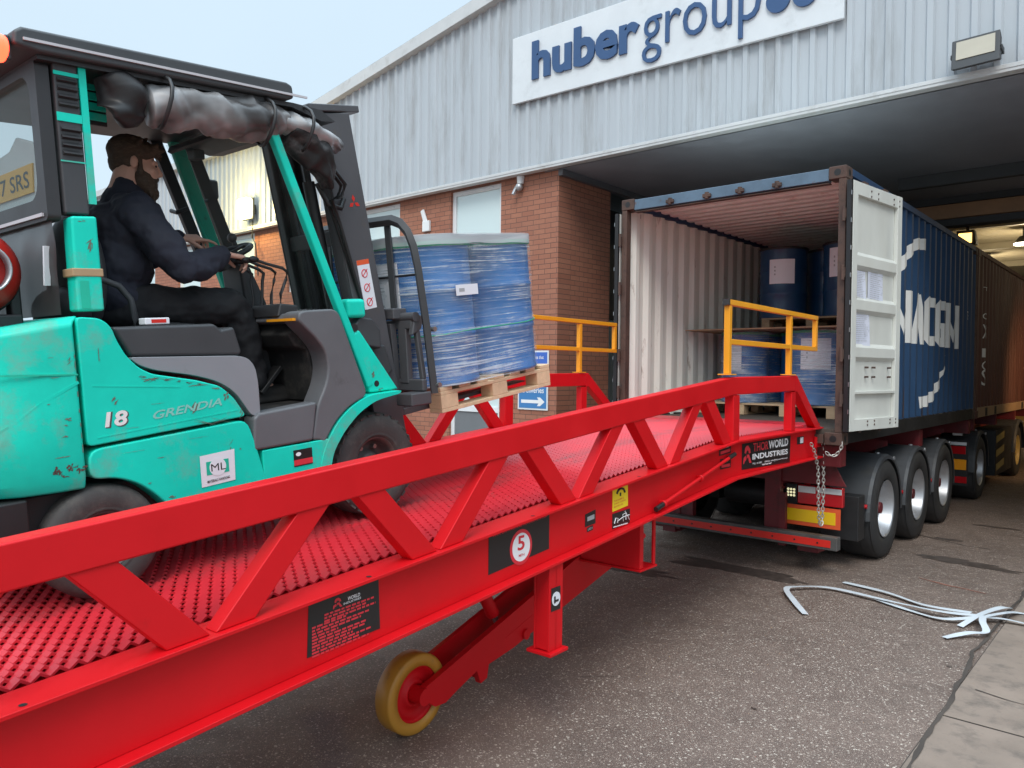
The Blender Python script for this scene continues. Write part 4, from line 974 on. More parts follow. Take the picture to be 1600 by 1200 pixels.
f = film('stretch_film', 'clear stretch film wound round the narrow lower left drums in the container', 'stretch film round the loads', .300, .60, .288, .0, .885, seed=3.4, cap=False); place(f, (-.62, 2.275, FZ + .146))
f = film('stretch_film', 'clear stretch film wound round the broad lower right drums in the container', 'stretch film round the loads', .583, .583, .292, .0, .885, seed=4.1, cap=False); place(f, (.5825, 2.185, FZ + .146))
for side, cx in (('left', -.57), ('right', .575)):
    s_ = thing('plywood_sheet', 'thin plywood sheet lying over the lower %s drums' % side, 'board', (cx, 2.15, 2.46), group='plywood sheets between the drum layers')
    mb = MB(); mb.box(-.595, .545, -.74, .72, .0, .014); mb.build('sheet', 'ply', s_)

# ------------------------------------------------------------------ trailer under the blue container
tr = thing('container_trailer', 'dark red skeletal container trailer with three axles and yellow rear reflector boards', 'trailer', (0, 0, 0))
mb = MB()
for sx in (1, -1):
    mb.box(*sorted((sx * .42, sx * .56)), .25, 7.6, 1.215, 1.24); mb.box(*sorted((sx * .485, sx * .497)), .25, 7.6, .80, 1.214); mb.box(*sorted((sx * .42, sx * .56)), .25, 7.6, .775, .7995)
for y in (.12, 3.0, 5.85): mb.box(-1.17, 1.17, y, y + .16, 1.06, 1.262)
for y in (.7, 1.3, 2.0, 2.65, 3.3, 4.4): mb.box(-.484, .484, y, y + .08, .85, 1.1)
for sx in (1, -1):
    for y in (1.9, 3.3, 4.6): mb.prism([(sx * .5, 1.2), (sx * 1.1, 1.2), (sx * 1.1, 1.14), (sx * .5, .9)], y, y + .012, 1)
mb.build('chassis', 'trailer_red', tr, .004)
mb = MB()
for sx in (1, -1):
    mb.prism([(sx * .62, 1.25), (sx * .98, 1.25), (sx * 1.19, .86), (sx * .52, .86)], .25, .262, 1); mb.box(*sorted((sx * .40, sx * .56)), .22, .30, .38, 1.0)
mb.box(-.40, .40, .28, .34, .86, 1.05)
mb.build('rear_panel', 'trailer_red', tr, .004)
mb = MB(); mb.box(-1.16, 1.16, .10, .20, .265, .392); mb.build('bumper_bar', 'steel_dull' if 'steel_dull' in M else 'rim_grey', tr, .008)
mb = MB(); mb.box(-1.10, 1.10, .0935, .0985, .292, .36); st = mb.build('bumper_stripe', 'bright_red', tr)
mb = MB()
for x in [-1.0 + .22 * i for i in range(10)]: mb.cyl((x, .093, .325), (x, .088, .325), .009, 8)
mb.build('bolt_heads', 'gasket', tr)
mb = MB(); mb.box(-.9, -.55, .21, .26, .22, .9); mb.box(.55, .62, .21, .26, .22, .75); mb.box(-.75, -.6, .2, .6, .18, .25); mb.box(.75, .95, .2, .5, .2, .26); mb.build('bumper_bracket', 'trailer_red', tr)
for sx in (1, -1):
    mb = MB(); mb.box(*sorted((sx * .50, sx * 1.11)), .335, .345, .425, .625); rb = mb.build('reflector_board', 'orange_edge', tr)
    mb = MB(); mb.box(*sorted((sx * .545, sx * 1.065)), .331, .3345, .465, .585); mb.build('yellow_panel', 'reflector_yellow', rb)
    mb = MB(); mb.box(*sorted((sx * .69, sx * 1.13)), .335, .40, .64, .83); lc = mb.build('tail_lamp', 'lens_red', tr, .01)
    mb = MB(); mb.box(*sorted((sx * .70, sx * .87)), .325, .3345, .755, .82); mb.box(*sorted((sx * .90, sx * 1.12)), .325, .3345, .765, .82); mb.build('clear_lens', 'lens_white', lc, .008)
    mb = MB(); mb.box(*sorted((sx * .57, sx * .685)), .335, .36, .66, .83); lw = mb.build('work_lamp', 'black_box', tr, .006)
    mb = MB()
    for i in range(3):
        for j in range(3): mb.cyl((sx * (.598 + .03 * i), .334, .715 + .03 * j), (sx * (.598 + .03 * i), .33, .715 + .03 * j), .012, 10)
    mb.build('led', 'led_dim', lw)
mb = MB(); mb.box(-.52, -.08, .255, .265, .72, .84); pl_ = mb.build('number_plate', 'plate_yellow', tr)
mb = MB(); mb.cyl((-.9, 1.35, .52), (.9, 1.35, .52), .06, 14); mb.cyl((-.9, 2.66, .52), (.9, 2.66, .52), .06, 14); mb.cyl((-.9, 3.97, .52), (.9, 3.97, .52), .06, 14)
for y in (1.35, 2.66, 3.97):
    for x in (-.45, .45): mb.cyl((x, y, .6), (x, y, .78), .13, 16); mb.box(x - .05, x + .05, y - .5, y + .15, .5, .6)
mb.cyl((-.3, .9, .62), (.3, .9, .62), .14, 18)
mb.build('axle', 'black_box', tr)
def wheel(parent, x, y, r, w, sx, rim='alloy', dish=.13):
    mb = MB(); hw_ = w / 2
    mb.lathe([(r * .56, -hw_ * .8), (r * .62, -hw_), (r * .9, -hw_), (r * .975, -hw_ * .86), (r, -hw_ * .7), (r, hw_ * .7), (r * .975, hw_ * .86), (r * .9, hw_), (r * .75, hw_ * 1.02), (r * .62, hw_), (r * .56, hw_ * .8)], (x, y, r), (sx, 0, 0), 56)
    for k in (-.45, -.15, .15, .45): mb.mi = 1; mb.lathe([(r * 1.001, w * (k - .012) / 1), (r * 1.001, w * (k + .012))], (x, y, r), (sx, 0, 0), 56)
    t = mb.build('wheel', ['rubber_clean', 'gasket'], parent)
    mb = MB(); h = hw_
    mb.lathe([(r * .575, h * .98), (r * .565, h * .99), (r * .545, h * .9), (r * .52, h * .3), (r * .50, h - dish - .02), (r * .34, h - dish - .035), (r * .25, h - dish + .0), (.001, h - dish + .0)], (x, y, r), (sx, 0, 0), 44); mb.build('rim', rim, t)
    mb = MB(); mb.cyl((x + sx * (h - dish), y, r), (x + sx * (h - .05), y, r), r * .14, 18, r * .11); mb.build('hub', 'trailer_red' if rim == 'alloy' else 'rim_grey', t, .006)
    mb = MB()
    for i in range(10): a = 2 * math.pi * i / 10; p = (x + sx * (h - dish - .012), y + r * .30 * math.cos(a), r + r * .30 * math.sin(a)); mb.cyl(p, (p[0] + sx * .03, p[1], p[2]), .013, 6)
    mb.build('wheel_nuts', 'steel', t)
    return t
def guard(parent, y, r, x0, x1, sx, zc, a0=-10, a1=178, name='mudguard'):
    mb = MB(); n = 22; vs = []
    for i in range(n + 1):
        a = R(a0 + (a1 - a0) * i / n); c, s = math.cos(a), math.sin(a)
        for x, rr in ((x0, r), (x1 - .03, r), (x1, r - .015), (x1, r - .05), (x1 - .006, r - .05), (x1 - .035, r - .012), (x0, r - .012)): vs.append((sx * x, y + rr * c, zc + rr * s))
    k = 7; mb.add(vs, [(i * k + j, i * k + (j + 1) % k, (i + 1) * k + (j + 1) % k, (i + 1) * k + j) for i in range(n) for j in range(k)], None)
    mb.add(vs[:k], [tuple(range(k))]); mb.add(vs[-k:], [tuple(range(k))])
    o = mb.build(name, 'mudguard', parent)
    mb = MB(); mb.cyl((sx * (x1 - .1), y, zc + r), (sx * (x1 - .1), y, zc + r + .012), .022, 12); mb.cyl((sx * x1, y + .22, zc + r * .9), (sx * (x1 + .012), y + .22, zc + r * .9), .022, 14); mb.build('bolt', 'alloy', o)
    return o
for sx in (1, -1):
    for y in (1.35, 2.66, 3.97):
        wheel(tr, sx * 1.06, y, .525, .385, sx)
        guard(tr, y, .60, .84, 1.255, sx, .50, -4, 183)
    mb = MB()
    for y in (1.35, 2.66, 3.97): mb.tube([(sx * .5, y - .62, .92), (sx * .85, y - .66, .62), (sx * 1.24, y - .62, .62)], .022, 10)
    mb.build('guard_stay', 'lens_red', tr)
    mb = MB(); mb.box(*sorted((sx * .86, sx * 1.22)), .52, .72, .30, .74); mb.box(*sorted((sx * .98, sx * 1.05)), .505, .52, .42, .70); mb.build('mud_flap', 'black_box', tr, .01)

# ------------------------------------------------------------------ lorry under the red container, half inside the warehouse
lo = thing('container_lorry', 'dark lorry under the red container with striped side panel and rear reflectors', 'lorry', (0, 0, 0))
mb = MB()
for sx in (1, -1): mb.box(*sorted((sx * .40, sx * .5)), 7.75, 14.0, .80, 1.05); mb.box(*sorted((sx * .40, sx * .5)), 6.0, 7.7, .62, .76)
for y in (6.3, 8.2, 10.2, 12.0): mb.box(-1.15, 1.15, y, y + .14, 1.08, 1.265)
mb.build('chassis', 'trailer_red', lo, .004)
for sx in (1, -1):
    wheel(lo, sx * 1.04, 6.55, .50, .36, sx, 'alloy', .12); guard(lo, 6.55, .585, .72, 1.24, sx, .49, -2, 182)
    wheel(lo, sx * 1.04, 10.3, .50, .32, sx, 'stripe_lamplight_yellow', .06); guard(lo, 10.3, .60, .76, 1.24, sx, .50, 0, 180)
    mb = MB(); mb.box(*sorted((sx * .86, sx * 1.16)), 5.925, 5.94, .26, .95); bd = mb.build('rear_board', 'black_box', lo)
    mb = MB(); mb.box(*sorted((sx * .87, sx * 1.13)), 5.915, 5.9245, .74, .86); mb.box(*sorted((sx * .87, sx * 1.15)), 5.915, 5.9245, .30, .40); mb.build('red_reflector', 'lens_red', bd, .005)
    mb = MB(); mb.box(*sorted((sx * .87, sx * 1.14)), 5.915, 5.9245, .50, .66); mb.build('amber_reflector', 'lens_amber', bd, .005)
    mb = MB(); mb.box(*sorted((sx * .90, sx * 1.14)), 5.915, 5.9245, .875, .92); mb.build('white_mark', 'label_white', bd)
    mb = MB(); mb.box(*sorted((sx * .95, sx * 1.08)), 5.90, 5.97, 1.02, 1.12); mb.build('marker_lamp', 'lens_white', lo, .006)
    mb = MB(); mb.box(*sorted((sx * .8, sx * 1.2)), 7.95, 9.55, .22, 1.0); sb = mb.build('side_box', 'black_box', lo, .01)
    mb = MB()
    for k in range(3): z = .36 + .24 * k; mb.add([(sx * 1.205, 7.98, z - .06), (sx * 1.205, 8.75, z), (sx * 1.205, 8.75, z + .12), (sx * 1.205, 7.98, z + .06)], [(0, 1, 2, 3)])
    mb.build('hazard_stripes', 'stripe_lamplight_yellow', sb, recalc=False)
mb = MB(); mb.box(-1.2, 1.2, 12.5, 14.4, .5, 3.6); cb = mb.build('cab', 'stripe_lamplight_yellow', lo, .12, 4)
mb = MB(); mb.box(1.2005, 1.21, 12.9, 13.9, 2.0, 2.9); mb.box(-1.21, -1.2005, 12.9, 13.9, 2.0, 2.9); mb.box(-1.05, 1.05, 14.401, 14.41, 2.0, 3.0); mb.build('window', 'window_glass', cb)

# ------------------------------------------------------------------ loose strapping on the yard
def strap(name, pts, label, w=.050):
    P = [Vector(p) for p in pts]; L = []
    for i in range(len(P) - 1):
        p0, p1, p2, p3 = P[max(i - 1, 0)], P[i], P[i + 1], P[min(i + 2, len(P) - 1)]
        for j in range(8):
            t = j / 8; L.append(.5 * ((2 * p1) + (p2 - p0) * t + (2 * p0 - 5 * p1 + 4 * p2 - p3) * t * t + (3 * p1 - p0 - 3 * p2 + p3) * t ** 3))
    L.append(P[-1]); vs = []
    for i, p in enumerate(L):
        t = (L[min(i + 1, len(L) - 1)] - L[max(i - 1, 0)]); t.z = 0; t.normalize(); s_ = Vector((-t.y, t.x, .10 * math.sin(i * .35 + len(label)))).normalized()
        p = p + Vector((0, 0, .004)); vs += [p - s_ * w / 2, p + s_ * w / 2]
    lo_ = min(v.z for v in vs)
    if lo_ < .0135: vs = [v + Vector((0, 0, .0135 - lo_)) for v in vs]
    mb = MB(); mb.add(vs, [(2 * i, 2 * i + 2, 2 * i + 3, 2 * i + 1) for i in range(len(L) - 1)], False); o = mb.build(name, 'strap_white', None, recalc=False)
    md = o.modifiers.new('s', 'SOLIDIFY'); md.thickness = .0010; tag(o, label, 'strap', 'discarded white strapping on the yard'); return o
strap('plastic_strap', [(1.34, -1.18, 0), (1.16, -.95, .02), (.99, -.68, .03), (1.02, -.50, .02), (1.25, -.30, .01), (1.75, -.40, .02), (2.15, -.46, .03), (2.42, -.40, .04)], 'longest white strap, curling round to a hooked end on the asphalt')
strap('plastic_strap', [(1.25, .02, .01), (1.65, -.10, .02), (2.0, -.28, .02), (2.35, -.36, .05)], 'straight white strap lying parallel behind the curled one')
strap('plastic_strap', [(1.62, -.36, .02), (1.95, -.50, .01), (2.2, -.58, .02), (2.42, -.45, .05)], 'short white strap in the middle of the tangle')
strap('plastic_strap', [(2.30, -1.03, 0), (2.42, -.86, .02), (2.52, -.78, .03), (2.47, -.60, .05), (2.44, -.42, .05)], 'white strap bent sharply down towards the camera from the knot')
strap('plastic_strap', [(2.33, -.66, .01), (2.42, -.40, .06), (2.50, -.05, .05), (2.55, .08, .03)], 'white strap crossing the knot diagonally with both ends cut')
strap('plastic_strap', [(2.44, -.42, .05), (2.60, -.30, .03), (2.95, -.32, .01), (3.3, -.40, .01)], 'white strap running from the knot over the concrete out of frame')
strap('plastic_strap', [(2.44, -.42, .05), (2.56, -.22, .06), (2.60, .0, .02), (2.66, .05, .01)], 'shortest white strap end sticking out behind the knot')

# ------------------------------------------------------------------ forklift truck driving up the ramp
sl = math.atan(.085)
FROT = RROT @ Matrix.Rotation(sl, 3, 'X')
FLOC = RO + RROT @ Vector((-.03, -2.83 * math.cos(sl), -2.83 * math.sin(sl))) + FROT @ Vector((0, 0, .010))
FKM = Matrix.Translation(FLOC) @ FROT.to_4x4()
fk = thing('forklift_truck', 'worn turquoise green gas forklift with rolled up cab curtain carrying a pallet of drums', 'forklift', FLOC, FROT)
def part(mb, name, mat, parent=None, bevel=0., seg=2, **k): return mb.build(name, mat, parent or fk, bevel, seg, **k)
def both(f):
    for sx in (1, -1): f(sx)
def xs(sx, a, b): return (sx * a, sx * b) if sx > 0 else (sx * b, sx * a)
HWF = .53
# counterweight
st = [(.53, -1.475), (.53, -1.60), (.515, -1.70), (.46, -1.80), (.34, -1.865), (0, -1.88)]
st = st + [(-x, y) for x, y in st[::-1][1:]]
mb = MB(); n = len(st); vs = []
for lev in range(5):
    for x, y in st:
        k = min(1, max(0, (-1.475 - y) / .40)); zt = 1.045 - .055 * k; zc = .81 - .25 * k
        if lev == 0: vs.append((x * .97, y + .05 * k, .42 + .01 * k))
        elif lev == 1: vs.append((x, y, .47))
        elif lev == 2: vs.append((x, y, zc))
        elif lev == 3: vs.append((x * (1 - .06 * k), y + .05 * k, zt - .03))
        else: vs.append((x * (.955 - .06 * k), y + .03 + .05 * k, zt))
mb.add(vs, [(l * n + i, l * n + i + 1, (l + 1) * n + i + 1, (l + 1) * n + i) for l in range(4) for i in range(n - 1)] + [(l * n + n - 1, l * n, (l + 1) * n, (l + 1) * n + n - 1) for l in range(4)] + [tuple(range(n))[::-1], tuple(4 * n + i for i in range(n))])
cw = part(mb, 'counterweight', 'weight_green', None, .012)
mb = MB(); mb.rtube([(.5285, -1.476, .835), (.5285, -1.60, .842), (.514, -1.70, .848), (.459, -1.80, .852)], .004, .006); part(mb, 'panel_gap', 'green_dull', cw)
mb = MB(); mb.rtube([(.5275, -1.476, .808), (.5255, -1.60, .745), (.5105, -1.70, .675), (.457, -1.80, .615)], .008, .010); part(mb, 'pressed_line', 'weight_green', cw)
def scars(parent, x, spots, name='paint_scars', mat='chip'):
    mb = MB(); k_ = 0
    for y, z, a, b, s in spots:
        rnd = random.Random(int(s * 7919 + abs(y) * 1000)); big = max(a, b)
        nn = 1 if min(a, b) < .0035 else rnd.randint(3, 6)
        for i in range(nn):
            oy, oz = (0, 0) if nn == 1 else (rnd.uniform(-1, 1) * a * .7, rnd.uniform(-1, 1) * b * .7)
            if nn == 1: th = 0 if a > b else math.pi / 2; ln, wd = big, min(a, b) * .6
            else: th = rnd.uniform(.6, 1.5) if b >= a else rnd.uniform(-.4, .4); ln = big * rnd.uniform(.35, .8); wd = min(a, b) * rnd.uniform(.12, .4)
            c_, s_ = math.cos(th), math.sin(th); m = 16; vs = [(x + k_ * .00001, y + oy, z + oz)]; k_ += 1
            for j in range(m):
                t_ = 2 * math.pi * j / m; r_ = rnd.uniform(.55, 1.1); p_ = ln * r_ * math.cos(t_); q_ = wd * r_ * math.sin(t_)
                vs.append((x + k_ * .00001, y + oy + p_ * c_ - q_ * s_, z + oz + p_ * s_ + q_ * c_))
            mb.add(vs, [(0, 1 + j, 1 + (j + 1) % m) for j in range(m)])
    return mb.build(name, mat, parent, recalc=False)
def soft(pts, d=.03, n=4):                               # rounds every corner of a profile by at most d
    P = [Vector(p) for p in pts]; N = len(P); out = []
    for i in range(N):
        a, b, c = P[i - 1], P[i], P[(i + 1) % N]; la, lc = (a - b).length, (c - b).length; k = min(d, .48 * la, .48 * lc)
        p = b + (a - b) * (k / la); q = b + (c - b) * (k / lc)
        for j in range(n + 1): t_ = j / n; out.append(tuple(p * (1 - t_) ** 2 + b * 2 * t_ * (1 - t_) + q * t_ * t_))
    return out
rs_ = random.Random(11)
scars(cw, HWF + .0012, [(-1.52, .68, .012, .006, 1), (-1.54, .62, .016, .006, 2), (-1.53, .66, .007, .004, 3), (-1.55, .55, .026, .003, 4), (-1.56, .90, .012, .002, 5), (-1.58, .74, .006, .003, 8), (-1.50, .88, .004, .02, 9), (-1.55, .83, .02, .002, 10)])
scars(cw, HWF + .0010, [(-1.485 - .012 * i + rs_.uniform(-.004, .004), .487 + rs_.uniform(-.004, .022), rs_.uniform(.006, .016), rs_.uniform(.006, .02), 20 + i) for i in range(9)], 'rust_scars', 'rust')
scars(cw, HWF + .0011, [(-1.482, .56 + .05 * i + rs_.uniform(-.01, .01), .003, rs_.uniform(.008, .02), 40 + i) for i in range(8)], 'edge_wear', 'chip')
mb = MB(); mb.box(-.44, .44, -1.84, -.8, .2, .415); mb.box(-.5, .5, -1.80, -1.66, .25, .418); part(mb, 'chassis', 'gasket', None, .01)
# bonnet side panels
hood = [(-1.465, 1.04), (-1.38, 1.032), (-1.345, 1.0), (-1.33, .95), (-1.30, .89), (-1.26, .845), (-1.21, .815), (-1.03, .775), (-.93, .742), (-.875, .69), (-.82, .604), (-1.464, .572)]
low = [(-1.464, .560), (-.82, .590), (-.79, .5), (-.76, .38), (-.72, .22), (-1.12, .22), (-1.18, .29), (-1.24, .36), (-1.30, .41), (-1.38, .445), (-1.464, .45)]
for sx in (1, -1):
    mb = MB(); mb.prism(soft(hood, .022), *xs(sx, .42, HWF), 0); hp = part(mb, 'bonnet_panel', 'truck_green', None, .012)
    mb = MB(); mb.prism(soft(low, .05), *xs(sx, .42, HWF - .002), 0); lp = part(mb, 'lower_panel', 'truck_green', None, .008)
    if sx > 0:
        scars(hp, HWF + .0012, [(-1.36, .735, .012, .022, 1), (-1.05, .665, .012, .03, 2), (-.91, .70, .014, .018, 3), (-1.14, .79, .05, .004, 4), (-1.03, .755, .06, .003, 6), (-.99, .60, .08, .0035, 9), (-1.22, .795, .03, .006, 12), (-.955, .735, .02, .006, 13), (-.845, .625, .006, .02, 14), (-1.40, .90, .003, .03, 15), (-1.2, .70, .03, .0015, 16), (-1.30, .62, .04, .001, 17)])
        scars(hp, HWF + .0011, [(-1.245 + .045 * i, .808 - .010 * i, .014, .004, 50 + i) for i in range(6)], 'edge_wear', 'rim_grey')
        scars(lp, HWF - .0004, [(-.905, .485, .006, .03, 2), (-1.2, .49, .02, .0025, 4), (-.86, .47, .006, .005, 5), (-1.30, .53, .05, .001, 6), (-1.05, .545, .06, .001, 7), (-1.02, .40, .03, .002, 8), (-1.25, .40, .01, .004, 9), (-1.17, .33, .012, .008, 10)])
        mb = MB(); put_text(mb, '18', (HWF + .0010, -1.397, .630), (0, 1, 0), (0, 0, 1), .087, .060, bold=.05, shear=.15); part(mb, 'number_outline', 'rim_grey', hp, recalc=False)
        mb = MB()
        mb.rtube([(HWF - .001, -1.43, .60), (HWF - .001, -.86, .635)], .004, .005); mb.rtube([(HWF - .001, -1.43, .79), (HWF - .001, -1.10, .755)], .004, .005); part(mb, 'pressed_line', 'truck_green', hp)
        mb = MB(); put_text(mb, '18', (HWF + .0014, -1.40, .634), (0, 1, 0), (0, 0, 1), .085, .056, bold=.03, shear=.15); part(mb, 'number', 'letter_white', hp, recalc=False)
        mb = MB(); put_text(mb, 'GRENDIA', (HWF + .0014, -1.22, .64), (0, 1, .08), (0, 0, 1), .29, .032, bold=.02, shear=.25); part(mb, 'model_lettering', 'faded_print', hp, recalc=False)
        mb = MB(); mb.add([(HWF + .0002, y, z) for y, z in ((-1.045, .34), (-.895, .345), (-.89, .475), (-1.045, .468))], [(0, 1, 2, 3)]); q = part(mb, 'sticker', 'label_white', lp, recalc=False)
        mb = MB(); mb.box(HWF + .0004, HWF + .0010, -1.02, -.92, .385, .44); part(mb, 'green_band', 'green_dull', q)
        mb = MB(); mb.cyl((HWF + .0011, -.97, .413), (HWF + .0016, -.97, .413), .037, 24); part(mb, 'disc', 'label_white', q)
        mb = MB(); put_text(mb, 'ML', (HWF + .002, -1.0, .398), (0, 1, 0), (0, 0, 1), .064, .03, bold=0); put_text(mb, 'MATERIALS HANDLING', (HWF + .002, -1.02, .353), (0, 1, .04), (0, 0, 1), .1, .011, bold=.02); part(mb, 'lettering', 'black_decal', q, recalc=False)
    # sill, fender, floor step
    mb = MB(); mb.box(*xs(sx, .44, HWF - .004), -.755, -.40, .30, .445); sl_ = part(mb, 'sill', 'truck_green', None, .006)
    if sx > 0:
        mb = MB(); mb.box(HWF - .0035, HWF - .002, -.60, -.50, .345, .42); q = part(mb, 'sticker', 'black_decal', sl_)
        mb = MB(); mb.box(HWF - .0018, HWF - .001, -.60, -.50, .35, .375); part(mb, 'red_band', 'decal_red', q)
        mb = MB(); mb.add([(HWF - .0008, -.575 + .014 * math.cos(a), .40 + .009 * math.sin(a)) for a in [2 * math.pi * i / 16 for i in range(16)]], [tuple(range(16))]); part(mb, 'oval', 'white_print', q, recalc=False)
    mb = MB(); mb.prism([(-.76, .608), (-.455, .625), (-.49, .45), (-.80, .45), (-.785, .59)], *xs(sx, .44, HWF), 0); part(mb, 'step_panel', 'panel_grey', None, .012)
    fen = [(.075, .625), (.06, .610), (-.10, .592), (-.21, .545), (-.31, .465), (-.38, .375), (-.40, .30), (-.46, .30), (-.445, .36), (-.415, .425), (-.34, .52), (-.255, .58), (-.15, .622)]
    mb = MB(); mb.prism(soft(fen, .05, 5), *xs(sx, .30, HWF), 0); part(mb, 'fender', 'truck_green', None, .008)
    cowl = [(-.52, 1.035), (-.49, 1.045), (-.30, 1.05), (-.145, .622), (-.26, .585), (-.35, .52), (-.425, .425), (-.45, .445), (-.49, .45), (-.455, .60), (-.395, .70), (-.375, .775), (-.385, .85), (-.43, .91), (-.50, .975), (-.525, 1.0)]
    mb = MB(); mb.prism(soft(cowl, .045, 5), *xs(sx, .40, HWF - .004), 0); part(mb, 'cowl', 'panel_grey', None, .022, 3)
    wed = [(-.225, .955), (-.20, .985), (-.175, .95), (-.165, .93), (-.135, .945), (.105, .6265), (-.09, .6265)]
    mb = MB(); mb.prism(wed, *xs(sx, .40, .475), 0); wg = part(mb, 'mast_bracket', 'truck_green', None, .01)
    if sx > 0:
        mb = MB(); mb.cyl((.4755, -.045, .67), (.4765, -.045, .67), .016, 16); mb.cyl((.4755, -.165, .955), (.4765, -.165, .955), .02, 16); part(mb, 'hole', 'gasket', wg)
        scars(wg, .4762, [(-.06, .72, .015, .022, 3), (-.02, .64, .02, .006, 5)])
    mb = MB(); mb.beam((sx * .46, -.555 if sx > 0 else -.52, 1.84 if sx > 0 else 2.0), (sx * .46, -.085, .66), .04, .042 if sx > 0 else .07, (0, 1, .4)); part(mb, 'front_pillar', 'truck_green' if sx > 0 else 'green_dull', None, .008)
    if sx < 0:
        mb = MB(); mb.beam((-.485, -.43, 2.0), (-.485, -.20, 1.36), .03, .07, (0, 1, .4)); mb.beam((-.485, -.61, 1.98), (-.485, -.37, 1.32), .03, .06, (0, 1, .4)); mb.tube([(-.45, -.56, 1.60), (-.40, -.56, 1.585), (-.40, -.50, 1.61)], .012, 8); part(mb, 'door_frame', 'frame_black', None, .006)
    mb = MB(); mb.prism([(-1.44, 1.06), (-1.345, 1.06), (-1.345, 1.405), (-1.435, 1.40)], *xs(sx, .41, .49), 0); rp_ = part(mb, 'rear_pillar', 'truck_green', None, .01)
    if sx > 0:
        mb = MB(); mb.box(.4902, .4912, -1.425, -1.395, 1.07, 1.17); part(mb, 'dark_strip', 'green_dull', rp_)
        mb = MB(); mb.box(.405, .493, -1.448, -1.34, 1.185, 1.215); part(mb, 'tape', 'tape_brown', rp_, .004)
        scars(rp_, .4908, [(-1.38, 1.30, .012, .025, 4), (-1.40, 1.385, .02, .006, 2)])
    mb = MB(); mb.box(*xs(sx, .40, .47), -1.445, -1.36, 1.41, 1.97); up_ = part(mb, 'upper_pillar', 'dark_plastic', None, .008)
    mb = MB()
    mb.box(*xs(sx, .465, .474), -1.36, -1.335, 1.45, 1.96); mb.box(*xs(sx, .4702, .474), -1.445, -1.361, 1.735, 1.765); mb.box(*xs(sx, .4702, .474), -1.445, -1.361, 1.895, 1.908); mb.box(*xs(sx, .4702, .473), -1.445, -1.361, 1.593, 1.598)
    part(mb, 'green_trim', 'truck_green', up_)
    for z0 in (1.61, 1.78):
        mb = MB()
        for k in range(4): z = z0 + .006 + k * .028; mb.prism([(.4702, z), (.4702, z + .019), (.482, z + .006)], -1.435, -1.37, 1) if sx > 0 else mb.prism([(-.4702, z), (-.4702, z + .019), (-.482, z + .006)], -1.435, -1.37, 1)
        part(mb, 'louvres', 'frame_black', up_)
# louvred green inner panel beside the rear pillar
mb = MB(); mb.box(.285, .2945, -1.34, -1.19, 1.785, 1.95)
mb.mi = 1
for k in range(4): mb.box(.295, .305, -1.32, -1.195, 1.80 + .038 * k, 1.83 + .038 * k)
part(mb, 'inner_grille', ['frame_black', 'truck_green'], None, .003)
# roof
mb = MB(); mb.prism([(-1.58, 1.955), (-1.575, 2.0), (-1.55, 2.018), (-.50, 2.05), (-.47, 2.04), (-.465, 1.985), (-.50, 1.975), (-1.5, 1.945)], -.52, .52, 0); rf = part(mb, 'roof', 'dark_plastic', None, .012, 3)
for a_, b_ in ((.5201, .527), (-.527, -.5201)): mb = MB(); mb.prism([(-1.55, 1.972), (-1.55, 1.981), (-.40, 2.004), (-.40, 1.995)], a_, b_, 0); part(mb, 'trim_strip', 'trim_light', rf)
mb = MB(); mb.prism([(-1.50, 1.93), (-1.50, 1.944), (-.45, 1.975), (-.30, 1.97), (-.22, 1.93), (-.30, 1.92), (-.46, 1.955)], -.49, .49, 0); part(mb, 'roof_lining', 'frame_black', rf)
mb = MB(); mb.box(.44, .505, -1.60, -1.581, 1.90, 1.985); bc = part(mb, 'beacon_mount', 'frame_black', None, .008)
mb = MB(); mb.cyl((.475, -1.601, 1.942), (.48, -1.63, 1.942), .045, 20); mb.ball((.48, -1.63, 1.942), (.05, .045, .045), 18, 10); part(mb, 'beacon', 'beacon_glow', bc)
# rear window frame, glass, plate behind the glass
def rounded(x0, x1, z0, z1, r, n=6):
    out = []
    for cx, cz, a in ((x1 - r, z1 - r, 0), (x0 + r, z1 - r, 90), (x0 + r, z0 + r, 180), (x1 - r, z0 + r, 270)):
        for i in range(n + 1): t = R(a + 90 * i / n); out.append((cx + r * math.cos(t), cz + r * math.sin(t)))
    return out
def ring(mb, A, B, y0, y1):
    n = len(A); vs = [(x, y0, z) for x, z in A] + [(x, y0, z) for x, z in B] + [(x, y1, z) for x, z in A] + [(x, y1, z) for x, z in B]
    for i in range(n):
        j = (i + 1) % n; mb.add([], []); o = 0
        mb.add([vs[i], vs[j], vs[n + j], vs[n + i], vs[2 * n + i], vs[2 * n + j], vs[3 * n + j], vs[3 * n + i]], [(0, 1, 2, 3), (7, 6, 5, 4), (0, 4, 5, 1), (3, 2, 6, 7)])
mb = MB(); ring(mb, rounded(-.46, .46, 1.385, 1.935, .02), rounded(-.40, .395, 1.465, 1.90, .07), -1.50, -1.455); rw_ = part(mb, 'rear_window_frame', 'frame_black', None)
mb = MB(); mb.box(-.42, .42, -1.482, -1.476, 1.45, 1.91); part(mb, 'rear_glass', 'cab_glass', rw_)
mb = MB(); mb.box(-.44, .43, -1.508, -1.5005, 1.40, 1.412); part(mb, 'trim_strip', 'trim_light', rw_)
mb = MB(); mb.prism([(-.40, 1.47), (.30, 1.47), (.30, 1.64), (.24, 1.70), (.10, 1.74), (.02, 1.70), (-.10, 1.69), (-.24, 1.71), (-.40, 1.66)], -1.452, -1.435, 1); wc_ = part(mb, 'white_cover', 'cover_white', None, .006)
mb = MB(); mb.prism([(-.42, 1.515), (.235, 1.515), (.25, 1.62), (-.42, 1.62)], -1.458, -1.4525, 1); np_ = part(mb, 'number_plate', 'plate_yellow', None)
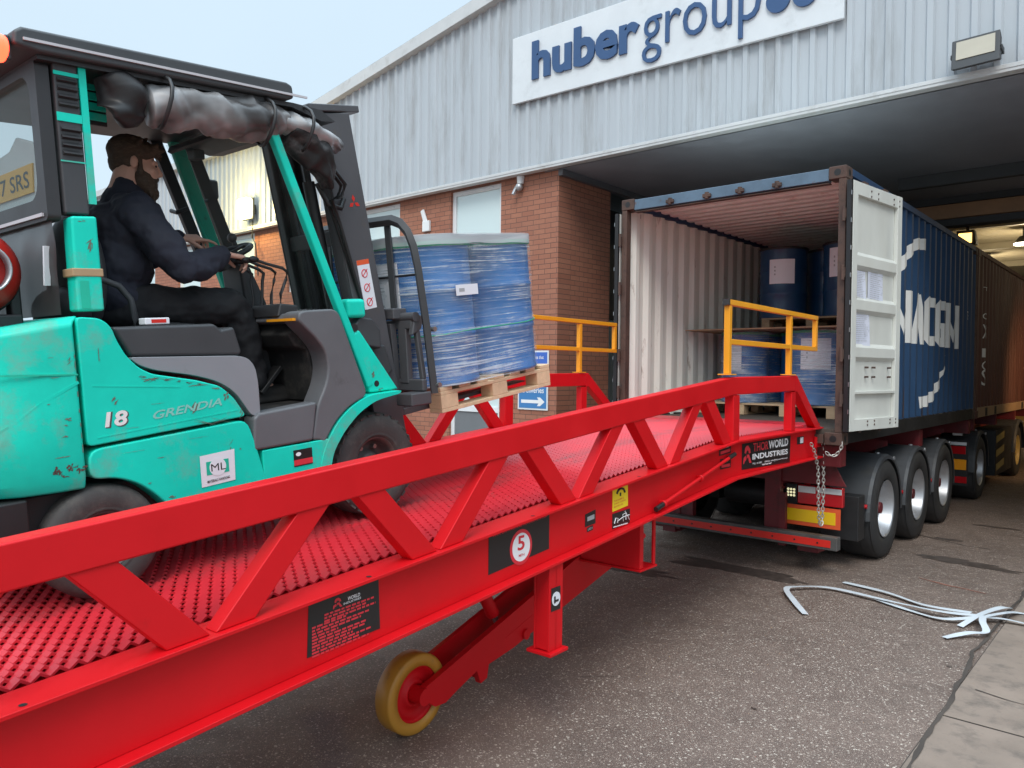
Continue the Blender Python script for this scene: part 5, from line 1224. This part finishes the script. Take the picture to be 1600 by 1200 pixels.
mb = MB(); put_text(mb, '57 SRS', (-.145, -1.459, 1.536), (1, 0, 0), (0, 0, 1), .355, .062, bold=.01); part(mb, 'lettering', 'black_decal', np_, recalc=False)
mb = MB(); mb.add([(x, -1.478 + .01 * noise.noise((x * 9, z * 9, 3)), z) for z in [1.05 + .35 * j / 8 for j in range(9)] for x in [-.44 + .88 * i / 14 for i in range(15)]], [(j * 15 + i, j * 15 + i + 1, (j + 1) * 15 + i + 1, (j + 1) * 15 + i) for j in range(8) for i in range(14)], True); part(mb, 'rear_sheet', 'pvc_sheet', None, recalc=False)
mb = MB(); mb.beam((.36, -1.486, 1.16), (.385, -1.486, 1.30), .012, .02, (0, 1, 0)); part(mb, 'tape_strip', 'label_white', None)
# bonnet top, seat, tank, floor, footwell
mb = MB(); mb.prism([(-1.33, 1.0), (-.92, 1.0), (-.89, .975), (-.83, .985), (-.80, .87), (-.82, .862), (-1.27, .885)], .24, .50, 0); mb.prism([(-1.33, 1.0), (-.92, 1.0), (-.89, .975), (-.80, .87), (-1.27, .885)], -.50, -.24, 0); mb.box(-.239, .239, -1.40, -.82, .80, .93); part(mb, 'bonnet_top', 'dark_plastic', None, .014, 3)
tank = [(-1.285, .884), (-.84, .862), (-.785, .85), (-.752, .81), (-.742, .74), (-.742, .595), (-.785, .60), (-.855, .71), (-.93, .762), (-1.03, .795), (-1.19, .828), (-1.25, .852)]
for sx in (1, -1):
    mb = MB(); mb.prism(soft(tank, .06, 6), *xs(sx, .24, .512), 0); part(mb, 'side_moulding', 'tank_grey', None, .03, 4)
mb = MB(); mb.ball((0, -.95, .97), (.24, .26, .065), 24, 12); mb.ball((0, -1.24, 1.22), (.23, .08, .27), 24, 14); mb.ball((0, -1.30, 1.08), (.2, .1, .1), 16, 10); part(mb, 'seat', 'dark_plastic')
mb = MB(); mb.tube([(.27, -1.32, 1.19), (.27, -1.25, 1.19), (.275, -1.19, 1.165), (.28, -1.15, 1.11), (.285, -1.14, 1.03), (.285, -1.15, .99)], .013, 10); part(mb, 'hip_restraint', 'dark_plastic')
mb = MB(); mb.box(-.44, .44, -.80, -.20, .575, .607); mb.box(-.43, .43, -.80, -.78, .606, .86); part(mb, 'floor_plate', 'floor_mat', None, .004)
mb = MB(); mb.prism([(-.36, .61), (-.18, .64), (-.22, 1.0), (-.44, 1.0), (-.50, .94), (-.46, .88), (-.40, .86)], -.399, .399, 0); mb.prism([(-.44, .96), (-.30, .62), (-.26, .62), (-.38, .96)], -.10, .06, 0); part(mb, 'footwell', 'floor_mat', None, .01)
mb = MB(); mb.prism([(-.52, 1.0), (-.50, 1.035), (-.28, 1.045), (-.24, .99), (-.30, .96)], -.5, .399, 0); db = part(mb, 'dashboard', 'panel_grey', None, .012, 3)
mb = MB(); mb.box(.30, .50, -.54, -.522, 1.0, 1.012); part(mb, 'orange_edge', 'orange_edge' if False else 'guard_yellow', db)
mb = MB(); mb.add([(.40, -.47, 1.049), (.50, -.47, 1.049), (.50, -.40, 1.052), (.40, -.40, 1.052)], [(0, 1, 2, 3)]); part(mb, 'sticker', 'label_white', db, recalc=False)
for x in (.16, -.02): mb = MB(); mb.beam((x, -.52, .66), (x, -.40, .78), .07, .02, (0, 1, .3)); part(mb, 'pedal', 'gasket', None, .004)
mb = MB(); mb.prism([(-.50, .62), (-.36, .62), (-.38, 1.1), (-.47, 1.30), (-.52, 1.30), (-.50, 1.1)], -.10, .08, 0); part(mb, 'steering_column', 'dark_plastic', None, .02, 3)
sw = MB(); ca = Vector((-.03, -.555, 1.325)); ax_ = Vector((0, -.42, .90)).normalized(); e1 = Vector((1, 0, 0)); e2 = ax_.cross(e1)
sw.tube([ca + e1 * (.155 * math.cos(t)) + e2 * (.155 * math.sin(t)) for t in [2 * math.pi * i / 40 for i in range(40)]], .014, 10, True, up=ax_)
for t in (90, 210, 330): sw.beam(ca, ca + e1 * (.16 * math.cos(R(t))) + e2 * (.16 * math.sin(R(t))), .03, .012, ax_)
sw.cyl(ca - ax_ * .06, ca + ax_ * .012, .04, 18); stw = part(sw, 'steering_wheel', 'frame_black')
sw = MB(); pk_ = ca + e1 * -.07 + e2 * .15; sw.cyl(pk_, pk_ + ax_ * .03, .012, 10); sw.ball(pk_ + ax_ * .05, .024, 14, 10); part(sw, 'spinner_knob', 'rim_grey', stw)
mb = MB(); mb.prism([(-.52, 1.02), (-.40, 1.035), (-.40, 1.075), (-.50, 1.085)], .10, .36, 0); part(mb, 'lever_console', 'frame_black', None, .01)
for k in range(4):
    x = .13 + .055 * k; mb = MB(); d_ = -.028 * (3 - k)
    mb.tube([(x, -.455 + d_ * .5, 1.06), (x, -.45 + d_ * .5, 1.13), (x, -.415 + d_, 1.20), (x, -.405 + d_, 1.235), (x, -.43 + d_, 1.253), (x, -.52 + d_ * .4, 1.272), (x, -.575, 1.288)], .0075, 8)
    lv = part(mb, 'hydraulic_lever', 'frame_black'); mb = MB(); mb.ball((x, -.582, 1.29), (.017, .026, .015), 14, 8); part(mb, 'knob', 'gasket', lv)
# windscreen, mirror, lamp, far side screens
mb = MB(); mb.prism([(-.57, 1.93), (-.563, 1.933), (-.198, 1.06), (-.206, 1.058)], -.438, .438, 0); ws = part(mb, 'windscreen', 'screen_glass')
mb = MB(); mb.beam((-.43, -.552, 1.905), (.43, -.552, 1.905), .02, .03, (0, .4, 1)); part(mb, 'screen_frame', 'frame_black', ws)
mb = MB(); mb.box(-.53, -.495, -.36, -.25, 1.69, 1.80); mr = part(mb, 'mirror', 'dark_plastic', None, .02, 3)
mb = MB(); mb.tube([(-.50, -.285, 1.70), (-.47, -.36, 1.67), (-.46, -.42, 1.66)], .01, 8); part(mb, 'mirror_arm', 'frame_black', mr)
mb = MB(); mb.box(-.36, -.29, -.50, -.44, 1.85, 1.90); part(mb, 'work_lamp', 'dark_plastic', None, .008)
# rolled up side curtain
def roll(name, pts, rad, mat, seed, amp=.22, n=18, tall=1.0):
    P = [Vector(p) for p in pts]; L = []; rr = []
    for i in range(len(P) - 1):
        p0, p1, p2, p3 = P[max(i - 1, 0)], P[i], P[i + 1], P[min(i + 2, len(P) - 1)]; r0, r1 = rad[i], rad[i + 1]
        for j in range(12):
            t = j / 12; L.append(.5 * ((2 * p1) + (p2 - p0) * t + (2 * p0 - 5 * p1 + 4 * p2 - p3) * t * t + (3 * p1 - p0 - 3 * p2 + p3) * t ** 3)); rr.append(r0 + (r1 - r0) * t)
    L.append(P[-1]); rr.append(rad[-1]); mb = MB(); N = len(L); vs = []
    for i in range(N):
        x, u = mb.frame(L[min(i + 1, N - 1)] - L[max(i - 1, 0)], (0, 0, 1))
        for k in range(n):
            a = 2 * math.pi * k / n; q = L[i] + x * math.cos(a) * .05 + u * math.sin(a) * .05
            ph = a * 3 + 5.0 * noise.noise((L[i].y * 2.6, seed, L[i].z * 2.6)) + 2.2 * noise.noise((q.x * 9, q.y * 6, q.z * 9 + seed)); tri_ = abs(((ph / math.pi) % 2) - 1)
            r_ = rr[i] * (1 + amp * (tri_ - .5) + amp * .9 * (.35 - abs(noise.noise((q.x * 11 + seed, q.y * 13 + q.z * 9, q.z * 11))) * 1.5))
            vs.append(L[i] + (x * math.cos(a) * tall + u * math.sin(a)) * r_)
    mb.add(vs, [(i * n + k, i * n + (k + 1) % n, (i + 1) * n + (k + 1) % n, (i + 1) * n + k) for i in range(N - 1) for k in range(n)] + [tuple(range(n))[::-1], tuple((N - 1) * n + k for k in range(n))], True)
    return part(mb, name, mat, None)
rc = roll('rolled_curtain', [(.455, -1.10, 1.85), (.462, -1.02, 1.855), (.465, -.95, 1.865), (.47, -.85, 1.868), (.47, -.75, 1.868), (.47, -.64, 1.878), (.468, -.55, 1.892), (.46, -.48, 1.90)], [.07, .088, .070, .084, .092, .086, .070, .045], 'canvas_roll', 1, .30, 40, .8)
roll('rolled_curtain', [(.455, -1.225, 1.94), (.46, -1.21, 1.89), (.465, -1.195, 1.84), (.46, -1.185, 1.79), (.455, -1.175, 1.755)], [.07, .088, .092, .075, .03], 'curtain_dark', 4, .24, 34, .6)
roll('rolled_curtain', [(.455, -.49, 1.90), (.465, -.42, 1.885), (.465, -.36, 1.865), (.455, -.28, 1.85), (.44, -.21, 1.845), (.43, -.16, 1.83)], [.045, .062, .06, .05, .045, .03], 'canvas_roll', 9, .40, 34)
roll('rolled_curtain', [(.45, -.46, 1.85), (.45, -.38, 1.81), (.44, -.30, 1.76), (.42, -.24, 1.70), (.40, -.21, 1.64)], [.045, .068, .066, .05, .03], 'curtain_dark', 12, .50, 32)
mb = MB()
for y in (-1.06, -.60, -.40): mb = MB(); mb.tube([(.46 + .1 * math.cos(a), y + .012 * math.sin(a * 2), 1.872 + .1 * math.sin(a)) for a in [2 * math.pi * i / 16 for i in range(16)]], .008, 6, True, up=(0, 1, 0)); part(mb, 'curtain_tie', 'frame_black')
# mast, leaning back about its foot
MT = Matrix.Translation((0, .27, .30)) @ Matrix.Rotation(R(9.3), 4, 'X')
def mpart(fn, name, mat, parent=None, bevel=.006): mb = MB(); mb.T = MT; fn(mb); return part(mb, name, mat, parent, bevel)
for sx in (1, -1):
    def outer(mb):
        mb.box(*xs(sx, .325, .34) if sx > 0 else xs(sx, .265, .28), -.11 if sx < 0 else -.19, .01, .0, 1.76); mb.box(*xs(sx, .26, .3245) if sx > 0 else xs(sx, .22, .2645), -.19 if sx > 0 else -.11, -.165 if sx > 0 else -.09, .0, 1.74); mb.box(*xs(sx, .26, .3245) if sx > 0 else xs(sx, .22, .2645), -.012, .01, .0, 1.74)
    rl = mpart(outer, 'mast_rail', 'mast_grey')
    def inner(mb):
        k = 0 if sx > 0 else -.045
        mb.box(*xs(sx, .245 + k, .2585 + k), -.15 if sx > 0 else -.08, .05, .05, 1.755); mb.box(*xs(sx, .20 + k, .2445 + k), .03, .05, .05, 1.74); mb.box(*xs(sx, .20 + k, .2445 + k), -.15 if sx > 0 else -.08, -.13 if sx > 0 else -.06, .05, 1.74)
    mpart(inner, 'inner_rail', 'frame_black')
    def ram(mb):
        y_ = -.215 if sx > 0 else -.03
        mb.cyl((sx * .20, y_, .0), (sx * .20, y_, 1.45), .03, 16); mb.cyl((sx * .20, y_, 1.45), (sx * .20, y_, 1.72), .017, 14)
    mpart(ram, 'lift_cylinder', 'frame_black', None, 0)
    if sx > 0:
        mb = MB(); mb.T = MT; mb.box(.3403, .3412, -.122, -.04, .775, 1.03); q = part(mb, 'warning_sticker', 'label_white', rl)
        mb = MB(); mb.T = MT; mb.box(.3413, .3418, -.122, -.04, 1.005, 1.03); part(mb, 'orange_band', 'orange_edge', q)
        mb = MB(); mb.T = MT
        for z in (.81, .885, .96):
            mb.tube([(.3415, -.083 + .018 * math.cos(a), z + .02 * math.sin(a)) for a in [2 * math.pi * i / 14 for i in range(14)]],   .0026, 5, True, up=(1, 0, 0)); mb.beam((.3416, -.10, z - .015), (.3416, -.06, z + .02), .002, .004, (0, 1, 0))
        part(mb, 'pictogram', 'decal_red', q)
        mb = MB(); mb.T = MT; e = (-.066, 1.32); s_ = .036
        for a in (90, 210, 330):
            c_ = Vector((0, e[0] + s_ * .58 * math.cos(R(a)), e[1] + s_ * .58 * math.sin(R(a)))); dv = Vector((0, math.cos(R(a)), math.sin(R(a)))); pv = Vector((0, -dv.z, dv.y))
            mb.add([Vector((.3413, 0, 0)) + c_ + v for v in (dv * s_ * .52, pv * s_ * .30, -dv * s_ * .52, -pv * s_ * .30)], [(0, 1, 2, 3)])
        part(mb, 'emblem', 'bright_red', rl, recalc=False)
def cross(mb):
    mb.box(-.262, .32, -.0895, -.075, cz_, cz_ + .08)
for cz_ in (.12, .62, 1.12): mpart(cross, 'mast_cross_member', 'mast_grey')
def cap(mb): mb.prism([(-.30, -.25), (-.26, .09), (.33, .09), (.36, -.25)], 1.765, 1.80, 2); mb.box(-.2, .2, .0, .05, 1.69, 1.7645)
mpart(cap, 'mast_head', 'mast_grey')
mb = MB()
for o in (0, .03): mb.tube([(.36 + o, -.235, 1.70), (.38 + o, -.17, 1.72), (.385 + o, -.12, 1.66), (.375 + o, -.14, 1.60), (.36 + o, -.19, 1.58), (.355 + o, -.14, 1.46), (.35 + o * .4, -.06, 1.25), (.35, .0, 1.08)], .010, 8)
mb.tube([(.36, -.25, 1.66), (.375, -.20, 1.56), (.37, -.12, 1.55), (.36, -.09, 1.60)], .013, 8); part(mb, 'hydraulic_hose', 'gasket')
mb = MB(); mb.box(.345, .42, -.155, -.035, 1.005, 1.10); part(mb, 'tilt_bracket', 'truck_green', None, .02, 3)
mb = MB(); mb.prism([(-.13, .94), (-.06, 1.01), (.02, 1.0), (.07, .94), (.07, .84), (-.03, .86), (-.06, .90)], .345, .40, 0); mb.prism([(-.02, .86), (.13, .86), (.18, .72), (.10, .66), (.02, .74)], .26, .36, 0); part(mb, 'mast_clamp', 'dark_plastic', None, .012)
# carriage, load backrest, forks
mb = MB()
mb.box(-.50, .50, .255, .29, .60, .665); mb.box(-.44, .44, .25, .285, .935, .985)
for x in (.33, -.39): mb.box(x, x + .065, .25, .29, .64, .945)
mb.box(.27, .36, .20, .30, .99, 1.05); mb.cyl((.30, .27, 1.0), (.46, .27, 1.0), .026, 14); mb.prism([(.24, .90), (.31, .93), (.34, 1.0), (.27, 1.02)], .42, .455, 0); mb.beam((.435, .29, .94), (.46, .30, .66), .03, .03, (0, 1, 0))
mb.box(.40, .52, .15, .30, .53, .598); mb.box(-.52, -.40, .15, .30, .53, .598)
part(mb, 'carriage', 'mast_grey', None, .008)
mb = MB()
for sx in (1, -1):
    pts = [(sx * .515, .325, .585), (sx * .50, .305, .95), (sx * .485, .28, 1.25), (sx * .468, .27, 1.37), (sx * .435, .265, 1.45), (sx * .385, .263, 1.50), (sx * .32, .262, 1.525), (0, .26, 1.53)]
    mb.rtube(pts, .035, .06, (sx * 1, 0, .01)) if False else mb.tube(pts, .030, 4, flat=.7, up=(0, 1, 0))
for x in (.26, .0, -.26): mb.beam((x + .02, .285, .98), (x, .282, 1.525), .045, .012, (0, 1, 0))
for z in (1.225,): mb.cyl((-.48, .30, z), (.48, .30, z), .007, 8)
bk = part(mb, 'load_backrest', 'dark_plastic', None, .003)
mb = MB(); mb.cyl((.52, .325, .93), (.545, .325, .93), .014, 12); mb.cyl((.53, .33, .63), (.555, .33, .63), .014, 12); part(mb, 'bolt', 'steel', bk)
LT = Matrix.Translation((0, .26, .47)) @ Matrix.Rotation(R(3.4), 4, 'X')
for sx in (1, -1):
    mb = MB(); mb.T = LT; mb.box(*xs(sx, .22, .32), -.02, .02, -.01, .50); mb.prism([(.0205, -.01), (1.12, .014), (1.12, .022), (.0205, .028)], *xs(sx, .22, .32), 0); part(mb, 'fork', 'mast_grey', None, .005)
# wheels
def fwheel(x, y, r, w, sx, name):
    mb = MB(); h = w / 2
    mb.lathe([(r * .52, -h * .85), (r * .62, -h), (r * .88, -h), (r * .97, -h * .85), (r, -h * .6), (r, h * .6), (r * .97, h * .85), (r * .88, h), (r * .74, h * 1.03), (r * .62, h), (r * .585, h * .97), (r * .56, h * 1.0), (r * .53, h * .85), (r * .50, h * .84)], (x, y, r), (sx, 0, 0), 52)
    mb.smooth = False; nl = 30
    for i in range(nl if r > .25 else 0):                # chunky lugs round the shoulder
        a = 2 * math.pi * i / nl; c, s_ = math.cos(a), math.sin(a); t = Vector((0, -s_, c)); q = Vector((0, c, s_))
        for sd in (1, -1): p = Vector((x, y, r)) + q * (r * .985); mb.beam(p + Vector((sx * sd * h * .12, 0, 0)) + t * .01 * sd, p + Vector((sx * sd * h * .93, 0, 0)) - q * (r * .03), .030, .010, q)
    t = part(mb, name, 'tyre', None)
    mb = MB(); mb.lathe([(r * .525, h * .86), (r * .50, h * .86), (r * .46, h * .6), (r * .44, h * .1), (r * .26, -.0), (r * .22, h * .35), (r * .16, h * .45), (.001, h * .45)], (x, y, r), (sx, 0, 0), 36)
    rm = mb.build('rim', 'rim_grey', t)
    mb = MB()
    for i in range(6): a = 2 * math.pi * i / 6; p = (x + sx * .005, y + r * .35 * math.cos(a), r + r * .35 * math.sin(a)); mb.cyl(p, (p[0] + sx * .025, p[1], p[2]), .012, 6)
    mb.build('wheel_nuts', 'steel', t)
for sx in (1, -1):
    fwheel(sx * .375, -.065, .262, .20, sx, 'front_wheel'); fwheel(sx * .435, -1.425, .212, .165, sx, 'rear_wheel')
mb = MB(); mb.box(-.29, .29, -.30, .12, .16, .57); mb.prism([(-.38, .30), (-.38, .50), (-.2, .55), (.08, .59), (.10, .42), (-.3, .2)], .20, .299, 0); mb.prism([(-.38, .30), (-.38, .50), (-.2, .55), (.08, .59), (.10, .42), (-.3, .2)], -.299, -.20, 0); part(mb, 'axle_housing', 'frame_black', None, .01)

# gas bottle lying across the back, packet on the bonnet
gb = thing('gas_bottle', 'red gas bottle with white label strapped across the back of the forklift', 'gas bottle'); gb.matrix_world = FKM @ Matrix.Translation((0, -1.69, 1.215))
mb = MB(); prof = [(.001, -.36), (.07, -.355), (.12, -.33), (.15, -.285), (.155, -.24), (.155, .24), (.15, .285), (.12, .33), (.07, .355), (.001, .36)]
mb.lathe(prof, (0, 0, .0), (1, 0, 0), 40); part(mb, 'body', 'gas_red', gb)
mb = MB(); mb.lathe([(.085, .352), (.085, .40), (.078, .40), (.078, .352)], (0, 0, 0), (1, 0, 0), 28); mb.cyl((.35, 0, 0), (.41, 0, 0), .02, 12); part(mb, 'valve_guard', 'alloy', gb)
mb = MB(); vs = []
for i in range(9):
    a = R(95 + 60 * i / 8)
    for x in (-.15, .18): vs.append((x, .1565 * math.cos(a), .1565 * math.sin(a)))
mb.add(vs, [(2 * i, 2 * i + 1, 2 * i + 3, 2 * i + 2) for i in range(8)], True); part(mb, 'label', 'label_white', gb, recalc=False)
mb = MB()
for x in (-.2, .22): mb.lathe([(.157, x - .02), (.164, x - .02), (.164, x + .02), (.157, x + .02)], (0, 0, 0), (1, 0, 0), 40)
part(mb, 'strap', 'gasket', gb)
mb = MB(); mb.box(-.3, .3, -1.80, -1.55, .995, 1.06); mb.box(.18, .24, -1.57, -1.53, 1.0, 1.25); part(mb, 'bottle_cradle', 'frame_black', None, .01)
pkt = thing('packet', 'small white and red packet lying on the dark bonnet top beside the driver', 'packet'); pkt.matrix_world = FKM @ Matrix.Translation((.46, -1.15, 1.004)) @ Matrix.Rotation(.03, 4, 'Z')
mb = MB(); mb.box(-.025, .025, -.05, .05, 0, .026); part(mb, 'carton', 'label_white', pkt, .004)
mb = MB(); mb.box(.0252, .0258, -.025, .035, .006, .02); part(mb, 'red_band', 'bright_red', pkt)

# the load on the forks
LM = FKM @ Matrix.Translation((-.09, .975, .486)) @ Matrix.Rotation(R(3.4), 4, 'X')
lp_ = make_pallet('pine pallet held up on the forks of the green forklift', 'pallets with drums', 'pine', 1.06, 1.04); lp_.matrix_world = LM
for k, (dx, dy) in enumerate(((-.285, -.285), (.285, -.285), (-.285, .285), (.285, .285))):
    o = copy_tree(dlow) if False else make_drum("wrapped blue drum", 'drums on the forklift pallet'); o.matrix_world = LM @ Matrix.Translation((dx, dy - .05, .1455)) @ Matrix.Diagonal((1, 1, .925, 1))
    o['label'] = ('wrapped blue drum on the forklift pallet, far side next to the backrest', 'wrapped blue drum on the forklift pallet, near side next to the backrest', 'wrapped blue drum on the forklift pallet, far side at the fork tips', 'wrapped blue drum on the forklift pallet, near side at the fork tips')[k]
    if k == 1: drum_label(o, R(-92), .20, .46, .30)
sf = film('stretch_film', 'clear stretch film wound round the drums on the forklift pallet', 'stretch film round the loads', .582, .580, .295, .0, .84, seed=5); sf.matrix_world = LM @ Matrix.Translation((0, -.05, .146))
mb = MB(); mb.box(.585, .587, -.33, -.145, .50, .56); lb_ = mb.build('label', 'label_white', sf)
mb = MB(); mb.box(.5872, .5878, -.305, -.26, .52, .54); mb.build('print', 'grey_print', lb_)
for z in (.30,):
    mb = MB(); ringp = []
    for cx, cy, a0 in ((.287, .285, 0), (-.287, .285, 90), (-.287, -.285, 180), (.287, -.285, 270)):
        for i in range(8): a = R(a0 + 90 * i / 7); ringp.append((cx + .292 * math.cos(a), cy + .292 * math.sin(a), z + .01 * math.sin(a * 2)))
    mb.tube(ringp, .0032, 5, True, flat=1.2); mb.build('green_band', 'strap_green', sf)

# ------------------------------------------------------------------ driver
pr = thing('person', 'bearded driver in a dark navy jacket and black trousers seated in the forklift', 'person', FLOC, FROT)
def remesh(o, vox, it=4, disp=None):
    m = o.modifiers.new('r', 'REMESH'); m.mode = 'VOXEL'; m.voxel_size = vox; m.use_smooth_shade = True
    if disp:
        t = bpy.data.textures.new('folds', 'CLOUDS'); t.noise_scale = disp[1]; d = o.modifiers.new('d', 'DISPLACE'); d.texture = t; d.strength = disp[0]; d.mid_level = .5; d.texture_coords = 'LOCAL'
    s = o.modifiers.new('s', 'SMOOTH'); s.factor = .5; s.iterations = it
    return o
mb = MB()
HT = Matrix.Translation((0, -.95, 1.712)) @ Matrix.Rotation(R(-10), 4, 'X') @ Matrix.Rotation(R(-20), 4, 'Z') @ Matrix.Scale(.95, 4)   # head looks ahead and slightly down
mb.T = HT
mb.ball((0, -.015, .035), (.074, .094, .085), 24, 16)          # skull
mb.ball((0, .034, -.030), (.066, .066, .082), 22, 14)           # face
mb.ball((0, .056, -.094), (.038, .036, .028), 16, 10)          # chin
mb.capsule((0, .090, .014), (0, .110, -.020), .009, .0125)     # nose
mb.ball((0, .103, -.024), (.017, .013, .010), 12, 8)
for s in (1, -1):
    mb.capsule((s * .014, .086, .024), (s * .044, .072, .022), .010, .010)       # brow
    mb.ball((s * .044, .066, -.020), (.019, .020, .018), 12, 8)                  # cheek
    mb.ball((s * .077, -.012, -.004), (.007, .019, .029), 14, 10); mb.capsule((s * .082, -.022, .012), (s * .080, -.018, -.016), .005, .004, 8)   # ear
mb.capsule((-.016, .094, -.056), (.016, .094, -.056), .006, .006); mb.capsule((-.014, .092, -.065), (.014, .092, -.065), .007, .007)   # lips
mb.T = Matrix()
mb.capsule((0, -1.045, 1.50), (0, -.985, 1.68), .062, .056)
mb.capsule((0, -1.10, 1.12), (0, -1.06, 1.42), .10, .10)
def limb(pts): 
    for (p, r1), (q, r2) in zip(pts[:-1], pts[1:]): mb.capsule(p, q, r1, r2)
WR, WL = Vector((.205, -.675, 1.318)), Vector((-.085, -.715, 1.418))
limb([((.10, -1.06, 1.42), .06), ((.19, -1.04, 1.47), .05), ((.27, -.92, 1.25), .038), (WR, .027)])
limb([((-.10, -1.06, 1.42), .06), ((-.19, -1.04, 1.47), .05), ((-.25, -.86, 1.30), .038), (WL, .027)])
for s in (1, -1): limb([((s * .09, -1.08, 1.09), .07), ((s * .13, -.60, 1.085), .05), ((s * .13, -.53, .74), .038), ((s * .13, -.42, .66), .03)])
def hand(w, fwd, nrm, thumb, curls):
    f = Vector(fwd).normalized(); n = (Vector(nrm) - f * f.dot(Vector(nrm))).normalized(); s = f.cross(n) * thumb      # s points to the thumb side
    for k in range(4): mb.capsule(w + s * (.022 - .0145 * k), w + f * .082 + s * (.030 - .0195 * k), .0135, .0115, 10)
    for k, (ln, c) in enumerate(zip((.95, 1.06, 1.0, .8), curls)):
        p = w + f * (.084 - .004 * abs(k - 1)) + s * (.031 - .0205 * k); a = 0; r = .0088
        for sg, L_ in enumerate((.040, .026, .021)):
            a += c[sg]; d_ = f * math.cos(R(a)) - n * math.sin(R(a)) + s * (.05 - .04 * k); q = p + d_.normalized() * L_ * ln; mb.capsule(p, q, r, r * .9, 10); p = q; r *= .9
    p = w + f * .025 + s * .026 - n * .004; q = p + (f * .55 + s * .75 - n * .35).normalized() * .042; e = q + (f * .9 + s * .1 - n * .55).normalized() * .030; t = e + (f * .8 - s * .25 - n * .6).normalized() * .024
    mb.capsule(p, q, .0135, .0105, 10); mb.capsule(q, e, .0105, .0092, 10); mb.capsule(e, t, .0092, .008, 10)
hand(WR, (0.0, .93, -.12), (.15, .1, 1), -1, [(28, 48, 38), (34, 50, 40), (38, 52, 42), (42, 55, 42)])
hand(WL, (.12, .95, .02), (.35, .05, .9), 1, [(6, 14, 10), (30, 50, 40), (36, 54, 40), (42, 56, 44)])
body = mb.build('body', 'skin', pr); remesh(body, .0042, 5)
mb = MB(); mb.T = HT
for s in (1, -1): mb.ball((s * .031, .0845, .006), (.010, .005, .006), 12, 8)
mb.build('eyes', 'gasket', body)
# hair and beard
mb = MB(); mb.T = HT; rnd = random.Random(3)
mb.ball((0, -.026, .058), (.084, .102, .080), 24, 14); mb.ball((0, -.066, .005), (.070, .050, .062), 18, 12)
for s in (1, -1): mb.ball((s * .060, .022, .058), (.022, .055, .040), 16, 10); mb.ball((s * .068, -.035, .015), (.013, .035, .045), 14, 10)
for i in range(46):                                       # swept up, slightly messy top and fringe
    a = rnd.uniform(-1, 1); y = rnd.uniform(-.09, .075); x = a * .066; z = .118 - .35 * x * x / .07 - (y + .02) ** 2 * 3
    mb.capsule((x, y, z - .02), (x * 1.08 + rnd.uniform(-.01, .01), y + rnd.uniform(.012, .036), z + rnd.uniform(-.004, .016)), .016, .008, 8)
for i in range(12): x = -.055 + .01 * i; mb.capsule((x, .055, .086), (x * 1.05, .098 + rnd.uniform(-.008, .012), .078 + rnd.uniform(-.012, .01)), .015, .008, 8)
for s in (1, -1): mb.capsule((s * .076, .004, .035), (s * .071, .018, -.02), .010, .010, 8)
o = mb.build('hair', 'hair_brown', pr); remesh(o, .0055, 2, (.008, .02))
mb = MB(); mb.T = HT
mb.ball((0, .042, -.078), (.0695, .062, .052), 22, 14); mb.ball((0, .070, -.118), (.046, .044, .036), 18, 12)
for s in (1, -1):
    mb.capsule((s * .069, .014, .01), (s * .068, .020, -.05), .010, .015, 10); mb.ball((s * .054, .030, -.062), (.019, .040, .036), 14, 10)
    mb.capsule((0, .101, -.043), (s * .030, .088, -.058), .008, .009, 8)
for i in range(26):
    a_ = random.Random(i).uniform(-1.2, 1.2); z_ = -.075 - .05 * (i % 5) / 4; mb.capsule((.055 * math.sin(a_), .042 + .050 * math.cos(a_), z_), (.058 * math.sin(a_), .044 + .056 * math.cos(a_), z_ - .03), .011, .006, 8)
o = mb.build('beard', 'hair_brown', pr); remesh(o, .0055, 2, (.008, .018))
# jacket
mb = MB()
mb.ball((0, -1.10, 1.13), (.185, .15, .12), 20, 12); mb.ball((0, -1.085, 1.27), (.19, .155, .17), 20, 14); mb.ball((0, -1.065, 1.41), (.205, .14, .14), 22, 14)
mb.capsule((-.15, -1.045, 1.485), (.15, -1.045, 1.485), .082, .082); mb.capsule((0, -1.045, 1.50), (0, -1.0, 1.585), .080, .076)
def arm(pts):
    for (p, r1), (q, r2) in zip(pts[:-1], pts[1:]): mb.capsule(p, q, r1, r2, 16)
arm([((.165, -1.04, 1.475), .092), ((.24, -.99, 1.36), .080), ((.275, -.92, 1.245), .067), ((.255, -.83, 1.255), .063), ((.225, -.74, 1.295), .053), ((.208, -.69, 1.312), .045)])
arm([((-.165, -1.04, 1.475), .092), ((-.22, -.96, 1.38), .078), ((-.25, -.86, 1.30), .066), ((-.18, -.79, 1.36), .056), ((-.10, -.735, 1.41), .044)])
o = mb.build('jacket', 'jacket_navy', pr); remesh(o, .0075, 2, (.034, .075))
# trousers and boots
mb = MB(); mb.ball((0, -1.07, 1.06), (.18, .15, .10), 20, 12)
for s in (1, -1):
    for (p, r1), (q, r2) in (((( s * .10, -1.05, 1.085), .098), ((s * .13, -.62, 1.085), .082)), (((s * .13, -.62, 1.085), .082), ((s * .13, -.585, 1.05), .080)), (((s * .13, -.585, 1.05), .080), ((s * .13, -.535, .88), .070)), (((s * .13, -.535, .88), .070), ((s * .13, -.515, .72), .062))): mb.capsule(p, q, r1, r2, 16)
o = mb.build('trousers', 'trouser_black', pr); remesh(o, .008, 2, (.034, .08))
for s in (1, -1):
    mb = MB(); mb.capsule((s * .13, -.53, .665), (s * .13, -.36, .650), .046, .042, 16); mb.capsule((s * .13, -.525, .68), (s * .13, -.52, .75), .046, .050, 16); mb.box(s * .13 - .045, s * .13 + .045, -.57, -.31, .608, .63)
    o = mb.build('boot', 'boot', pr); remesh(o, .008, 3)
